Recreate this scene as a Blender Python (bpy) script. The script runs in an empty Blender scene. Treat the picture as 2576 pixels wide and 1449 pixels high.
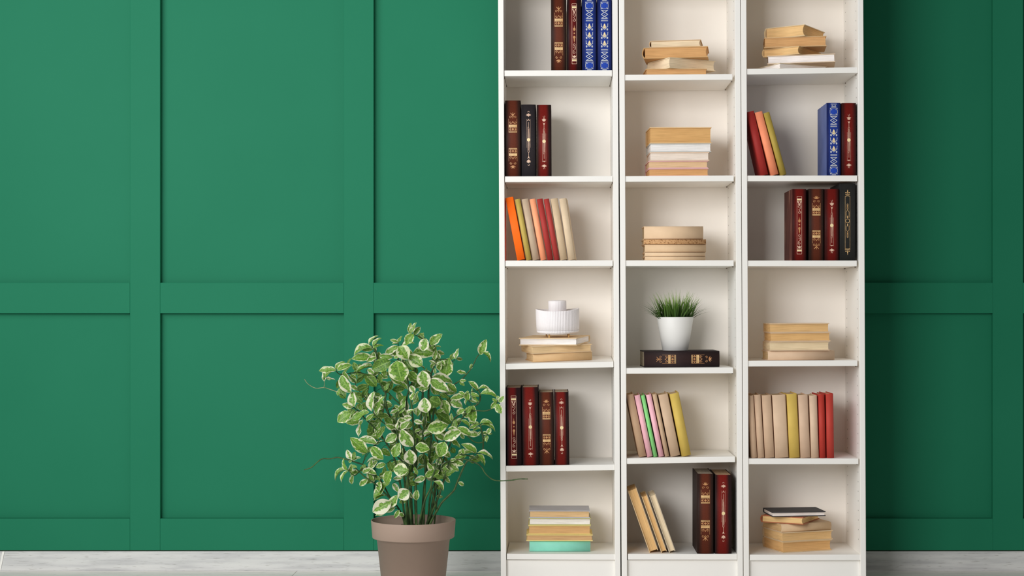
import bpy, bmesh, math, random
from mathutils import Matrix, Vector, noise as mnoise

C = bpy.context.scene.collection
SC = bpy.context.scene
RNG = random.Random(7)

# ------------------------------------------------------------------ camera
D = 5.4            # metres from the lens to the plane of the bookcase fronts (y = 0)
F = 4104.0         # focal length in pixels of the 2576 wide frame
VX, VY = 1402.0, 779.0   # where the optical axis meets the frame
CZ = 0.926         # lens height
cam_d = bpy.data.cameras.new('camera')
cam = bpy.data.objects.new('camera', cam_d)
C.objects.link(cam)
cam.location = (0, -D, CZ)
cam.rotation_euler = (math.pi / 2, 0, 0)
cam_d.sensor_width = 36.0
cam_d.lens = F / 2576 * 36.0
cam_d.shift_x = (1288 - VX) / 2576
cam_d.shift_y = (VY - 724.5) / 2576
cam_d.clip_end = 60
SC.camera = cam

# ------------------------------------------------------------------ light
def lin(r, g, b):
    f = lambda c: (c / 255 / 12.92) if c / 255 <= 0.04045 else ((c / 255 + 0.055) / 1.055) ** 2.4
    return (f(r), f(g), f(b), 1.0)

world = bpy.data.worlds.new('studio_daylight')
SC.world = world
world.use_nodes = True
bg = world.node_tree.nodes['Background']
bg.inputs[0].default_value = (1.0, 0.97, 0.93, 1)
bg.inputs[1].default_value = 0.18

def area(name, loc, target, sx, sy, power, col):
    d = bpy.data.lights.new(name, 'AREA')
    d.shape = 'RECTANGLE'
    d.size, d.size_y, d.energy, d.color = sx, sy, power, col
    o = bpy.data.objects.new(name, d)
    C.objects.link(o)
    o.location = loc
    o.rotation_euler = (Vector(target) - Vector(loc)).to_track_quat('-Z', 'Y').to_euler()
    return o

area('window_light', (-1.9, -4.4, 2.0), (0.35, 0.1, 0.95), 2.1, 1.9, 156, (1.0, 0.99, 0.98))
area('side_window_light', (-2.7, -2.1, 2.4), (-1.7, -2.0, 2.25), 2.0, 1.4, 66, (0.96, 0.99, 1.0))
SC.cycles.max_bounces = 20
SC.cycles.diffuse_bounces = 14

vs = SC.view_settings
vs.view_transform = 'Standard'
vs.look = 'None'
vs.gamma = 1.0
vs.use_curve_mapping = False
vs.exposure = -0.06

# ------------------------------------------------------------------ materials
def nodes(name, rough=0.5, spec=0.5):
    m = bpy.data.materials.new(name)
    m.use_nodes = True
    nt = m.node_tree
    b = nt.nodes['Principled BSDF']
    b.inputs['Roughness'].default_value = rough
    b.inputs['Specular IOR Level'].default_value = spec
    return m, nt, b

def N(nt, kind, **kw):
    n = nt.nodes.new(kind)
    for k, v in kw.items():
        setattr(n, k, v)
    return n

def noise_tex(nt, coord, scale, detail=3.0, mapping=None):
    tc = N(nt, 'ShaderNodeTexCoord')
    n = N(nt, 'ShaderNodeTexNoise')
    n.inputs['Scale'].default_value = scale
    n.inputs['Detail'].default_value = detail
    if mapping:
        mp = N(nt, 'ShaderNodeMapping')
        mp.inputs['Scale'].default_value = mapping
        nt.links.new(tc.outputs[coord], mp.inputs[0])
        nt.links.new(mp.outputs[0], n.inputs[0])
    else:
        nt.links.new(tc.outputs[coord], n.inputs[0])
    return n

def ramp(nt, src, stops):
    r = N(nt, 'ShaderNodeValToRGB')
    e = r.color_ramp.elements
    e[0].position, e[0].color = stops[0]
    e[1].position, e[1].color = stops[-1]
    for p, c in stops[1:-1]:
        x = e.new(p)
        x.color = c
    nt.links.new(src, r.inputs[0])
    return r

def mixc(nt, a, b, fac, mode='MIX'):
    m = N(nt, 'ShaderNodeMix', data_type='RGBA', blend_type=mode)
    for sock, v in ((m.inputs[0], fac), (m.inputs[6], a), (m.inputs[7], b)):
        if hasattr(v, 'links') or hasattr(v, 'is_linked'):
            nt.links.new(v, sock)
        else:
            sock.default_value = v
    return m.outputs[2]

def bump(nt, b, src, strength, dist=0.001):
    n = N(nt, 'ShaderNodeBump')
    n.inputs['Strength'].default_value = strength
    n.inputs['Distance'].default_value = dist
    nt.links.new(src, n.inputs['Height'])
    nt.links.new(n.outputs[0], b.inputs['Normal'])

def mat_noisy(name, c1, c2, scale=6, rough=0.5, spec=0.4, coord='Object', mapping=None, bstr=0.0, detail=3.0):
    m, nt, b = nodes(name, rough, spec)
    n = noise_tex(nt, coord, scale, detail, mapping)
    r = ramp(nt, n.outputs[0], [(0.3, c1), (0.7, c2)])
    nt.links.new(r.outputs[0], b.inputs['Base Color'])
    if bstr:
        bump(nt, b, n.outputs[0], bstr)
    return m

M = {}
M['wall'] = mat_noisy('green_wall_paint', lin(31, 116, 85), lin(33, 118, 87), 3, 0.6, 0.10, bstr=0.04)
M['white'] = mat_noisy('white_laminate', lin(241, 239, 234), lin(243, 241, 236), 4, 0.45, 0.3)
M['back'] = mat_noisy('white_back_board', lin(241, 236, 229), lin(243, 238, 231), 3, 0.6, 0.2)
M['hole'] = mat_noisy('dark_hole', lin(70, 66, 60), lin(80, 76, 70), 40, 0.8, 0.1)
M['metal'] = mat_noisy('shelf_pin_metal', lin(110, 100, 88), lin(130, 120, 108), 60, 0.4, 0.5)
M['pot'] = mat_noisy('taupe_plastic', lin(154, 133, 119), lin(157, 136, 122), 9, 0.55, 0.3, bstr=0.02)
M['soil'] = mat_noisy('dark_soil', lin(52, 38, 32), lin(84, 64, 54), 80, 0.95, 0.1, bstr=0.6)
M['stem'] = mat_noisy('green_stem', lin(30, 52, 25), lin(70, 98, 48), 55, 0.5, 0.3, bstr=0.2)
M['dry'] = mat_noisy('pale_twig', lin(104, 116, 78), lin(150, 156, 118), 60, 0.6, 0.2)
M['whitepot'] = mat_noisy('white_glazed_pot', lin(233, 232, 228), lin(236, 235, 232), 5, 0.45, 0.3)
M['ceramic'] = mat_noisy('matt_white_ceramic', lin(236, 231, 232), lin(240, 235, 236), 8, 0.5, 0.35)
M['woodleg'] = mat_noisy('golden_wood', lin(196, 154, 92), lin(214, 174, 112), 30, 0.5, 0.3, mapping=(1, 1, .2))
M['darkgap'] = mat_noisy('brown_gap', lin(52, 46, 36), lin(66, 58, 46), 20, 0.9, 0.1)

# washed white wood of the floor boards and the skirting
def mat_wood(name, cs):
    m, nt, b = nodes(name, 0.75, 0.05)
    n1 = noise_tex(nt, 'Object', 5.0, 6.0, (1.0, 14.0, 14.0))
    n2 = noise_tex(nt, 'Object', 26.0, 5.0, (1.0, 9.0, 9.0))
    r1 = ramp(nt, n1.outputs[0], [(0.3, cs[0]), (0.55, cs[1]), (0.8, cs[2])])
    r2 = ramp(nt, n2.outputs[0], [(0.28, lin(176, 172, 166)), (0.42, (1, 1, 1, 1))])
    c = mixc(nt, r1.outputs[0], r2.outputs[0], 0.55, 'MULTIPLY')
    oi = N(nt, 'ShaderNodeObjectInfo')
    r3 = ramp(nt, oi.outputs['Random'], [(0.0, (0.93, 0.93, 0.94, 1)), (1.0, (1, 1, 1, 1))])
    c = mixc(nt, c, r3.outputs[0], 1.0, 'MULTIPLY')
    nt.links.new(c, b.inputs['Base Color'])
    bump(nt, b, n2.outputs[0], 0.08)
    return m
M['wood'] = mat_wood('washed_white_wood', (lin(192, 192, 192), lin(214, 214, 212), lin(220, 220, 217)))
M['floor'] = mat_wood('pale_floor_wood', (lin(228, 224, 220), lin(243, 239, 234), lin(247, 243, 238)))

# plain paper or cloth book cover, the colour comes from the object
def mat_cover():
    m, nt, b = nodes('plain_book_cover', 0.62, 0.25)
    oi = N(nt, 'ShaderNodeObjectInfo')
    n = noise_tex(nt, 'Object', 22, 4)
    r = ramp(nt, n.outputs[0], [(0.3, (1.03, 1.02, 1.01, 1)), (0.65, (1.14, 1.14, 1.14, 1))])
    c = mixc(nt, oi.outputs['Color'], r.outputs[0], 1.0, 'MULTIPLY')
    nt.links.new(c, b.inputs['Base Color'])
    n2 = noise_tex(nt, 'Object', 42, 3)
    bump(nt, b, n2.outputs[0], 0.3, 0.0016)
    return m
M['cover'] = mat_cover()

# old wooden-looking or cork paper
def mat_cork():
    m, nt, b = nodes('cork_paper_cover', 0.7, 0.2)
    n = noise_tex(nt, 'Object', 300, 4, (1, 0.6, .8))
    r = ramp(nt, n.outputs[0], [(0.34, lin(120, 78, 44)), (0.46, lin(196, 150, 104)), (0.75, lin(214, 172, 126))])
    nt.links.new(r.outputs[0], b.inputs['Base Color'])
    return m
M['cork'] = mat_cork()

def mat_pages():
    m, nt, b = nodes('page_block', 0.8, 0.15)
    oi = N(nt, 'ShaderNodeObjectInfo')
    n = noise_tex(nt, 'Object', 1.0, 3, (14.0, 14.0, 620.0))
    r = ramp(nt, n.outputs[0], [(0.3, (0.88, 0.87, 0.85, 1)), (0.6, (1.12, 1.12, 1.12, 1))])
    n2 = noise_tex(nt, 'Object', 18, 3)
    r2 = ramp(nt, n2.outputs[0], [(0.3, (0.95, 0.93, 0.9, 1)), (0.7, (1.03, 1.04, 1.05, 1))])
    c = mixc(nt, oi.outputs['Color'], lin(208, 184, 152), 0.18)
    c = mixc(nt, c, r.outputs[0], 1.0, 'MULTIPLY')
    c = mixc(nt, c, r2.outputs[0], 1.0, 'MULTIPLY')
    nt.links.new(c, b.inputs['Base Color'])
    bump(nt, b, n.outputs[0], 0.25, 0.0006)
    return m
M['pages'] = mat_pages()

# printed antique leather: the print runs to a darker tone beside both joints
def mat_leather(name, mid, edge, lo, hi, shift=0.0):
    m, nt, b = nodes(name, 0.55, 0.12)
    tc = N(nt, 'ShaderNodeTexCoord')
    sp = N(nt, 'ShaderNodeSeparateXYZ')
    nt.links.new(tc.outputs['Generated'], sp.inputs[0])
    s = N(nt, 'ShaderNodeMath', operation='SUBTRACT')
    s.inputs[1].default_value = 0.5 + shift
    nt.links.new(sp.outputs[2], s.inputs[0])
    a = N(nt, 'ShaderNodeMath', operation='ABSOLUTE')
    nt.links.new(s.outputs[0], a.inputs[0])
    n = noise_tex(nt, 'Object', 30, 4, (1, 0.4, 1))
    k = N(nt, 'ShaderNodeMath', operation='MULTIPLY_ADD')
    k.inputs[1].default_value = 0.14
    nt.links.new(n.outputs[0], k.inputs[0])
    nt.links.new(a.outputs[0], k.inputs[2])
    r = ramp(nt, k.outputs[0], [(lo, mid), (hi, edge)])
    n2 = noise_tex(nt, 'Object', 240, 3)
    r2 = ramp(nt, n2.outputs[0], [(0.3, (0.85, 0.85, 0.85, 1)), (0.7, (1, 1, 1, 1))])
    c = mixc(nt, r.outputs[0], r2.outputs[0], 1.0, 'MULTIPLY')
    nt.links.new(c, b.inputs['Base Color'])
    bump(nt, b, n2.outputs[0], 0.12, 0.0005)
    return m
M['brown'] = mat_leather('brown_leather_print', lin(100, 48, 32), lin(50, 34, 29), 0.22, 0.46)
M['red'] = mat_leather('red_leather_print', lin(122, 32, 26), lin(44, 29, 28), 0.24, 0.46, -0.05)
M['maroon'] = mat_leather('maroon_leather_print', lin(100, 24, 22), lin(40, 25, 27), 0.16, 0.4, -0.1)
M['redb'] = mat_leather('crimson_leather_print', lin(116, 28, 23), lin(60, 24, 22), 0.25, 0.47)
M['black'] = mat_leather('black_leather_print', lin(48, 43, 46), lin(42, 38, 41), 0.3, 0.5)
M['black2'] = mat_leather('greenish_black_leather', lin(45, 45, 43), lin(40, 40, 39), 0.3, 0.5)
M['darkbr'] = mat_leather('dark_brown_leather', lin(54, 39, 38), lin(44, 34, 35), 0.25, 0.5)
M['blue'] = mat_leather('blue_cloth_print', lin(36, 60, 144), lin(30, 40, 92), 0.28, 0.48)
M['bluelight'] = mat_noisy('bright_blue_print', lin(36, 68, 166), lin(40, 72, 170), 60, 0.55, 0.12)
M['blueboard'] = mat_noisy('pale_blue_board', lin(80, 96, 150), lin(98, 112, 166), 14, 0.6, 0.4)
M['gold'] = mat_noisy('gilt_print', lin(196, 150, 96), lin(232, 196, 140), 60, 0.4, 0.5)
M['oldgold'] = mat_noisy('dull_gilt_print', lin(176, 118, 72), lin(212, 158, 104), 80, 0.45, 0.5)
M['cream'] = mat_noisy('cream_print', lin(238, 214, 160), lin(244, 222, 172), 40, 0.5, 0.4)
M['silver'] = mat_noisy('silver_print', lin(176, 182, 196), lin(216, 216, 206), 70, 0.4, 0.5)
M['pinkgold'] = mat_noisy('rose_gilt_print', lin(206, 164, 142), lin(232, 198, 172), 70, 0.4, 0.5)

def mat_scratched():
    m, nt, b = nodes('scratched_brown_board', 0.6, 0.35)
    n = noise_tex(nt, 'Object', 30, 6, (1, 0.22, 1))
    r = ramp(nt, n.outputs[0], [(0.42, lin(88, 46, 40)), (0.58, lin(112, 64, 52)), (0.66, lin(170, 128, 104))])
    nt.links.new(r.outputs[0], b.inputs['Base Color'])
    return m
M['scratched'] = mat_scratched()

# variegated leaf: ragged green heart, cream margin, pale midrib
def mat_leaf(name, c_in1, c_in2, c_edge, width):
    m, nt, b = nodes(name, 0.42, 0.4)
    uv = N(nt, 'ShaderNodeUVMap')
    sp = N(nt, 'ShaderNodeSeparateXYZ')
    nt.links.new(uv.outputs[0], sp.inputs[0])
    oi = N(nt, 'ShaderNodeObjectInfo')
    off = N(nt, 'ShaderNodeVectorMath', operation='MULTIPLY_ADD')
    cmb = N(nt, 'ShaderNodeCombineXYZ')
    for i in range(3):
        nt.links.new(oi.outputs['Random'], cmb.inputs[i])
    off.inputs[1].default_value = (37, 71, 13)
    nt.links.new(cmb.outputs[0], off.inputs[0])
    mp = N(nt, 'ShaderNodeMapping')
    mp.inputs['Scale'].default_value = (1.6, 4.2, 1)
    nt.links.new(uv.outputs[0], mp.inputs[0])
    nt.links.new(mp.outputs[0], off.inputs[2])
    n = N(nt, 'ShaderNodeTexNoise')
    n.inputs['Scale'].default_value = 1.5
    n.inputs['Detail'].default_value = 3.0
    nt.links.new(off.outputs[0], n.inputs[0])
    ab = N(nt, 'ShaderNodeMath', operation='ABSOLUTE')
    nt.links.new(sp.outputs[0], ab.inputs[0])
    k = N(nt, 'ShaderNodeMath', operation='MULTIPLY_ADD')
    k.inputs[1].default_value = 1.5
    nt.links.new(n.outputs[0], k.inputs[0])
    nt.links.new(ab.outputs[0], k.inputs[2])
    # random margin width per leaf
    sh = N(nt, 'ShaderNodeMath', operation='MULTIPLY_ADD')
    sh.inputs[1].default_value = 0.34
    sh.inputs[2].default_value = -0.17
    nt.links.new(oi.outputs['Random'], sh.inputs[0])
    k2 = N(nt, 'ShaderNodeMath', operation='ADD')
    nt.links.new(k.outputs[0], k2.inputs[0])
    nt.links.new(sh.outputs[0], k2.inputs[1])
    half = N(nt, 'ShaderNodeMath', operation='MULTIPLY')
    half.inputs[1].default_value = 0.5
    nt.links.new(k2.outputs[0], half.inputs[0])
    r = ramp(nt, half.outputs[0], [(width - 0.07, (0, 0, 0, 1)), (width, (1, 1, 1, 1))])
    n2 = N(nt, 'ShaderNodeTexNoise')
    n2.inputs['Scale'].default_value = 3.2
    nt.links.new(off.outputs[0], n2.inputs[0])
    rg = ramp(nt, n2.outputs[0], [(0.35, c_in1), (0.62, c_in2)])
    rib = ramp(nt, ab.outputs[0], [(0.02, (1, 1, 1, 1)), (0.07, (0, 0, 0, 1))])
    g = mixc(nt, rg.outputs[0], lin(150, 180, 96), rib.outputs[0])
    c = mixc(nt, g, c_edge, r.outputs[0])
    nt.links.new(c, b.inputs['Base Color'])
    tr = N(nt, 'ShaderNodeBsdfTranslucent')
    nt.links.new(c, tr.inputs[0])
    mx = N(nt, 'ShaderNodeMixShader')
    mx.inputs[0].default_value = 0.2
    nt.links.new(b.outputs[0], mx.inputs[1])
    nt.links.new(tr.outputs[0], mx.inputs[2])
    nt.links.new(mx.outputs[0], nt.nodes['Material Output'].inputs[0])
    bump(nt, b, n2.outputs[0], 0.25, 0.002)
    return m
M['leaf'] = mat_leaf('variegated_leaf', lin(74, 118, 38), lin(130, 172, 66), lin(218, 222, 182), 0.77)
M['leafw'] = mat_leaf('cream_variegated_leaf', lin(84, 128, 46), lin(138, 178, 82), lin(226, 224, 198), 0.68)
M['leafg'] = mat_leaf('plain_green_leaf', lin(66, 102, 38), lin(108, 148, 56), lin(150, 178, 96), 0.84)

def mat_grass():
    m, nt, b = nodes('green_grass_blade', 0.5, 0.3)
    tc = N(nt, 'ShaderNodeTexCoord')
    sp = N(nt, 'ShaderNodeSeparateXYZ')
    nt.links.new(tc.outputs['Generated'], sp.inputs[0])
    n = noise_tex(nt, 'Object', 90, 2, (1, 1, .1))
    k = N(nt, 'ShaderNodeMath', operation='MULTIPLY_ADD')
    k.inputs[1].default_value = 0.6
    nt.links.new(n.outputs[0], k.inputs[0])
    nt.links.new(sp.outputs[2], k.inputs[2])
    r = ramp(nt, k.outputs[0], [(0.35, lin(44, 72, 24)), (0.8, lin(82, 116, 40)), (1.1 if False else 1.0, lin(140, 170, 84))])
    nt.links.new(r.outputs[0], b.inputs['Base Color'])
    return m
M['grass'] = mat_grass()

# ------------------------------------------------------------------ helpers
def W3(px, py, y):
    """Point of the frame seen at depth y (metres behind the bookcase fronts)."""
    d = (D + y) / F
    return Vector(((px - VX) * d, y, CZ + (VY - py) * d))

def link(name, me, mat=None, parent=None, mw=None):
    o = bpy.data.objects.new(name, me)
    C.objects.link(o)
    if mat is not None and hasattr(me, 'materials') and len(me.materials) == 0:
        for m in (mat if isinstance(mat, (list, tuple)) else [mat]):
            me.materials.append(m)
    if parent is not None:
        o.parent = parent
    if mw is not None:
        o.matrix_basis = mw
    return o

def mesh_obj(name, bm, mat, parent=None, mw=None, smooth=False):
    me = bpy.data.meshes.new(name)
    bm.normal_update()
    bm.to_mesh(me)
    bm.free()
    if smooth:
        for p in me.polygons:
            p.use_smooth = True
    return link(name, me, mat, parent, mw)

def tag(o, label, cat, group=None):
    o['label'] = label
    o['category'] = cat
    if group:
        o['group'] = group
    return o

def empty(name, mw):
    o = bpy.data.objects.new(name, None)
    o.empty_display_size = 0.05
    C.objects.link(o)
    o.matrix_basis = mw
    return o

def add_box(bm, x0, x1, y0, y1, z0, z1, bev=0.0):
    v = [bm.verts.new(p) for p in ((x0, y0, z0), (x1, y0, z0), (x1, y1, z0), (x0, y1, z0),
                                   (x0, y0, z1), (x1, y0, z1), (x1, y1, z1), (x0, y1, z1))]
    fs = [bm.faces.new([v[i] for i in q]) for q in ((3, 2, 1, 0), (4, 5, 6, 7), (0, 1, 5, 4), (1, 2, 6, 5), (2, 3, 7, 6), (3, 0, 4, 7))]
    if bev:
        es = list({e for f in fs for e in f.edges})
        bmesh.ops.bevel(bm, geom=es, offset=bev, segments=1, affect='EDGES', profile=0.5)

def box_obj(name, dims, mat, parent=None, mw=None, bev=0.0008):
    bm = bmesh.new()
    add_box(bm, *dims, bev=bev)
    return mesh_obj(name, bm, mat, parent, mw)

def lathe(bm, prof, seg=64, rfun=None, cap=True):
    rings = []
    for r, z in prof:
        ring = []
        for i in range(seg):
            a = 2 * math.pi * i / seg
            rr, zz = (r, z) if rfun is None else rfun(r, z, a)
            ring.append(bm.verts.new((rr * math.cos(a), rr * math.sin(a), zz)))
        rings.append(ring)
    for a, b in zip(rings[:-1], rings[1:]):
        for i in range(seg):
            j = (i + 1) % seg
            bm.faces.new((a[i], a[j], b[j], b[i]))
    if cap:
        bm.faces.new(list(reversed(rings[0])))
        bm.faces.new(rings[-1])

def catmull(pts, sub=4):
    out = []
    n = len(pts)
    for i in range(n - 1):
        p0, p1, p2, p3 = pts[max(i - 1, 0)], pts[i], pts[i + 1], pts[min(i + 2, n - 1)]
        for k in range(sub):
            t = k / sub
            out.append(0.5 * ((2 * p1) + (p2 - p0) * t + (2 * p0 - 5 * p1 + 4 * p2 - p3) * t * t + (3 * p1 - p0 - 3 * p2 + p3) * t ** 3))
    out.append(pts[-1].copy())
    return out

def tube(bm, pts, r0, r1, seg=7, knob=False):
    n = len(pts)
    rings = []
    up = Vector((0.3, -1, 0.2)).normalized()
    for i, p in enumerate(pts):
        t = (pts[min(i + 1, n - 1)] - pts[max(i - 1, 0)]).normalized()
        a = t.cross(up)
        if a.length < 1e-4:
            a = t.cross(Vector((1, 0, 0)))
        a.normalize()
        b = t.cross(a)
        r = r0 + (r1 - r0) * i / max(n - 1, 1)
        if knob and i % 5 == 2:
            r *= 1.18
        rings.append([bm.verts.new(p + (a * math.cos(2 * math.pi * k / seg) + b * math.sin(2 * math.pi * k / seg)) * r) for k in range(seg)])
    for A, B in zip(rings[:-1], rings[1:]):
        for k in range(seg):
            j = (k + 1) % seg
            bm.faces.new((A[k], A[j], B[j], B[k]))
    bm.faces.new(list(reversed(rings[0])))
    bm.faces.new(rings[-1])

# ------------------------------------------------------------------ wall, skirting, floor
YW = 0.413     # face of the recessed wall panels
YB = 0.390     # face of the battens
wx = lambda px: (px - VX) * (D + YB) / F
wz = lambda py: CZ + (VY - py) * (D + YB) / F
Z_SK = wz(1387)         # top of the skirting
X0W, X1W = wx(-1300), wx(3700)

wall = box_obj('wall_back', (X0W, X1W, YW, YW + 0.1, 0, 2.75), M['wall'], bev=0)
wall['kind'] = 'structure'
def wall_part(name, x0, x1, z0, z1):
    o = box_obj(name, (x0, x1, YB, YW, z0, z1), M['wall'], wall, bev=0.0012)
    return o
ST = [(-211 - 538, 75), (-211, 75), (327, 76), (865, 75), (1403, 75), (1941, 75), (2498, 76), (3036, 75)]
for px, w in ST:
    wall_part('stile', wx(px), wx(px + w), Z_SK + 0.0035, 2.75)
xs = [X0W] + [v for px, w in ST for v in (wx(px), wx(px + w))] + [X1W]
for i in range(0, len(xs), 2):
    wall_part('rail', xs[i], xs[i + 1], wz(788), wz(711))
    wall_part('rail', xs[i], xs[i + 1], Z_SK + 0.0035, wz(1304.5))
gap = box_obj('gap_shade_strip', (X0W, X1W, YB + 0.006, YW, Z_SK - 0.001, Z_SK + 0.0035), M['darkgap'], wall, bev=0)  # dark strip above the skirting, the gap's shade put into its colour

base = empty('baseboard_back', Matrix.Translation((0, YB, 0)))
base['kind'] = 'structure'
def skirt(xa, xb, ta, tb, mat, name, y0=-0.004):
    bm = bmesh.new()
    za, zb = 0.0, Z_SK
    P = [(xa, za), (xb, za), (xb + tb, zb), (xa + ta, zb)]
    f = [bm.verts.new((x, y0, z)) for x, z in P] + [bm.verts.new((x, 0.012, z)) for x, z in P]
    for q in ((0, 1, 2, 3), (7, 6, 5, 4), (0, 4, 5, 1), (1, 5, 6, 2), (2, 6, 7, 3), (3, 7, 4, 0)):
        bm.faces.new([f[i] for i in q])
    return mesh_obj(name, bm, mat, base)
SL = wx(13) - wx(3)
skirt(wx(3), X1W, SL, 0, M['wood'], 'skirting_board')
skirt(X0W, wx(-3), 0, SL, M['wood'], 'skirting_board')
skirt(wx(-3), wx(2.3), SL, SL, M['white'], 'joint_strip', -0.0045)

floor = box_obj('floor', (X0W, X1W, -6.5, YW, -0.06, -0.012), M['darkgap'], bev=0)
floor['kind'] = 'structure'
PW, PL = 0.19, 1.9
me_plank = None
yy = YB - 0.0045
row = 0
while yy > -3.4:
    xx = wx(748) - PL * 3 - (row * 0.63) % PL
    while xx < X1W - 0.05:
        a, b2 = max(xx, X0W), min(xx + PL, X1W)
        if b2 - a > 0.05:
            full = abs((b2 - a) - PL) < 1e-6
            if full and me_plank is not None:
                o = link('plank', me_plank, None, floor, Matrix.Translation((a, yy, 0)))
            else:
                o = box_obj('plank', (0.0006, b2 - a - 0.0006, -PW + 0.0005, -0.0005, -0.012, 0), M['floor'], floor, Matrix.Translation((a, yy, 0)), bev=0.0008)
                if full:
                    me_plank = o.data
        xx += PL
    yy -= PW
    row += 1
# ------------------------------------------------------------------ bookcases
LEAN = -0.0048
BH, TP = 2.37, 0.018          # height, unseen top raised to lengthen the cast shadow; board thickness
SH_T, SH_Y = 0.019, 0.266     # shelf thickness and depth
px2m = D / F
# per bookcase: left edge and width at floor level in px, then shelves as
# (left px, right px, top-left y, top-right y, pitch in degrees)
UNITS = {
 'L': (1260.1, 302.0, [(1268.8, 1539.6, 177, 176.4, 0), (1270.2, 1541.2, 443.8, 442.6, 0), (1271.2, 1541.5, 655.4, 654.6, 0),
                       (1272.0, 1543.2, 915.2, 909.6, 2.6), (1273.0, 1545.6, 1172, 1168.6, 0), (1275.2, 1548.6, 1393, 1394, 0)]),
 'M': (1564.2, 306.2, [(1570.2, 1842.6, 188, 186, 0), (1571.4, 1846.0, 443, 441.2, 0), (1572.0, 1845.8, 654.8, 654.6, 0),
                       (1574.0, 1844.4, 926, 924.6, 0), (1576.4, 1849.2, 1153, 1148.2, 0), (1579.6, 1854.4, 1393.4, 1393.6, 0)]),
 'R': (1871.1, 308.8, [(1879.0, 2158.0, 173, 169, 0), (1878.6, 2156.4, 441.5, 441.3, 0), (1879.6, 2155.6, 655.3, 655.3, 0),
                       (1880.4, 2157.0, 907.7, 906.2, 0), (1881.8, 2159.6, 1153.6, 1153.4, 0), (1886.0, 2164.6, 1395.6, 1395.2, 0)]),
}
CASE_LABEL = {
 'L': 'narrow white open bookcase nearest the potted plant, holding the white ribbed diffuser',
 'M': 'narrow white open bookcase in the middle, holding the small potted grass',
 'R': 'narrow white open bookcase furthest right, beside the shaded green wall',
}
SHELF = {}
for key in 'LMR':
    lx, wpx, shelves = UNITS[key]
    W = wpx * px2m - 0.0012
    x0 = (lx - VX) * px2m
    B = Matrix.Translation((x0 + W / 2, 0, 0)) @ Matrix.Rotation(LEAN, 4, 'Y')
    case = tag(empty('bookcase', B), CASE_LABEL[key], 'bookcase', 'white bookcases against the green wall')
    h = W / 2
    for sx in (-1, 1):
        a, b2 = (-h, -h + TP) if sx < 0 else (h - TP, h)
        sd = box_obj('side_panel', (a, b2, 0, 0.28, 0.0015, BH), M['white'], case, bev=0.0009)
        hb = bmesh.new()
        xh = b2 + 0.00012 if sx < 0 else a - 0.00012
        for yy2 in (0.037, 0.235):
            k = 0
            while 0.16 + k * 0.032 < BH - 0.1:
                zz = 0.16 + k * 0.032
                k += 1
                vs_ = [hb.verts.new((xh, yy2 + 0.0024 * math.cos(2 * math.pi * i / 8), zz + 0.0024 * math.sin(2 * math.pi * i / 8))) for i in range(8)]
                hb.faces.new(vs_ if sx < 0 else list(reversed(vs_)))
        ho = mesh_obj('pin_holes', hb, M['hole'], sd)
        ho['kind'] = 'stuff'
    box_obj('shelf', (-h + TP + .001, h - TP - .001, 0.003, 0.269, 2.02, 2.039), M['white'], case)  # unseen shelf added under the raised top, shades the top compartment
    box_obj('top_panel', (-h + TP, h - TP, 0.002, 0.272, BH - TP, BH - 0.001), M['white'], case)
    box_obj('back_panel', (-h + TP - 0.003, h - TP + 0.003, 0.2725, 0.2765, 0.01, BH - 0.004), M['back'], case, bev=0)
    box_obj('plinth', (-h + TP, h - TP, 0.014, 0.032, 0.0015, CZ + (VY - 1409) * px2m - 0.001), M['white'], case)
    Bi = B.inverted()
    for i, (xa, xb, ya, yb, pitch) in enumerate(shelves):
        P, Q = W3(xa, ya, 0.003), W3(xb, yb, 0.003)
        X = (Q - P)
        ln = X.length
        X.normalize()
        p = math.radians(pitch)
        Y = Vector((0, math.cos(p), math.sin(p)))
        Z = X.cross(Y).normalized()
        Y = Z.cross(X)
        mw = Matrix((X, Y, Z)).transposed().to_4x4()
        mw.translation = P
        last = i == 5
        s = box_obj('shelf', (0, ln, 0, SH_Y, -SH_T, 0), M['white'], case, Bi @ mw, bev=0.0008)
        if not last:
            pb = bmesh.new()
            for ux in (-0.0006, ln + 0.0006):
                for vy in (0.034, 0.232):
                    add_box(pb, ux - 0.002, ux + 0.002, vy - 0.004, vy + 0.004, -SH_T - 0.004, -SH_T - 0.0004)
            mesh_obj('shelf_pins', pb, M['metal'], s)['kind'] = 'stuff'
        SHELF[key + str(i + 1)] = (mw, P, ln)

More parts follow.
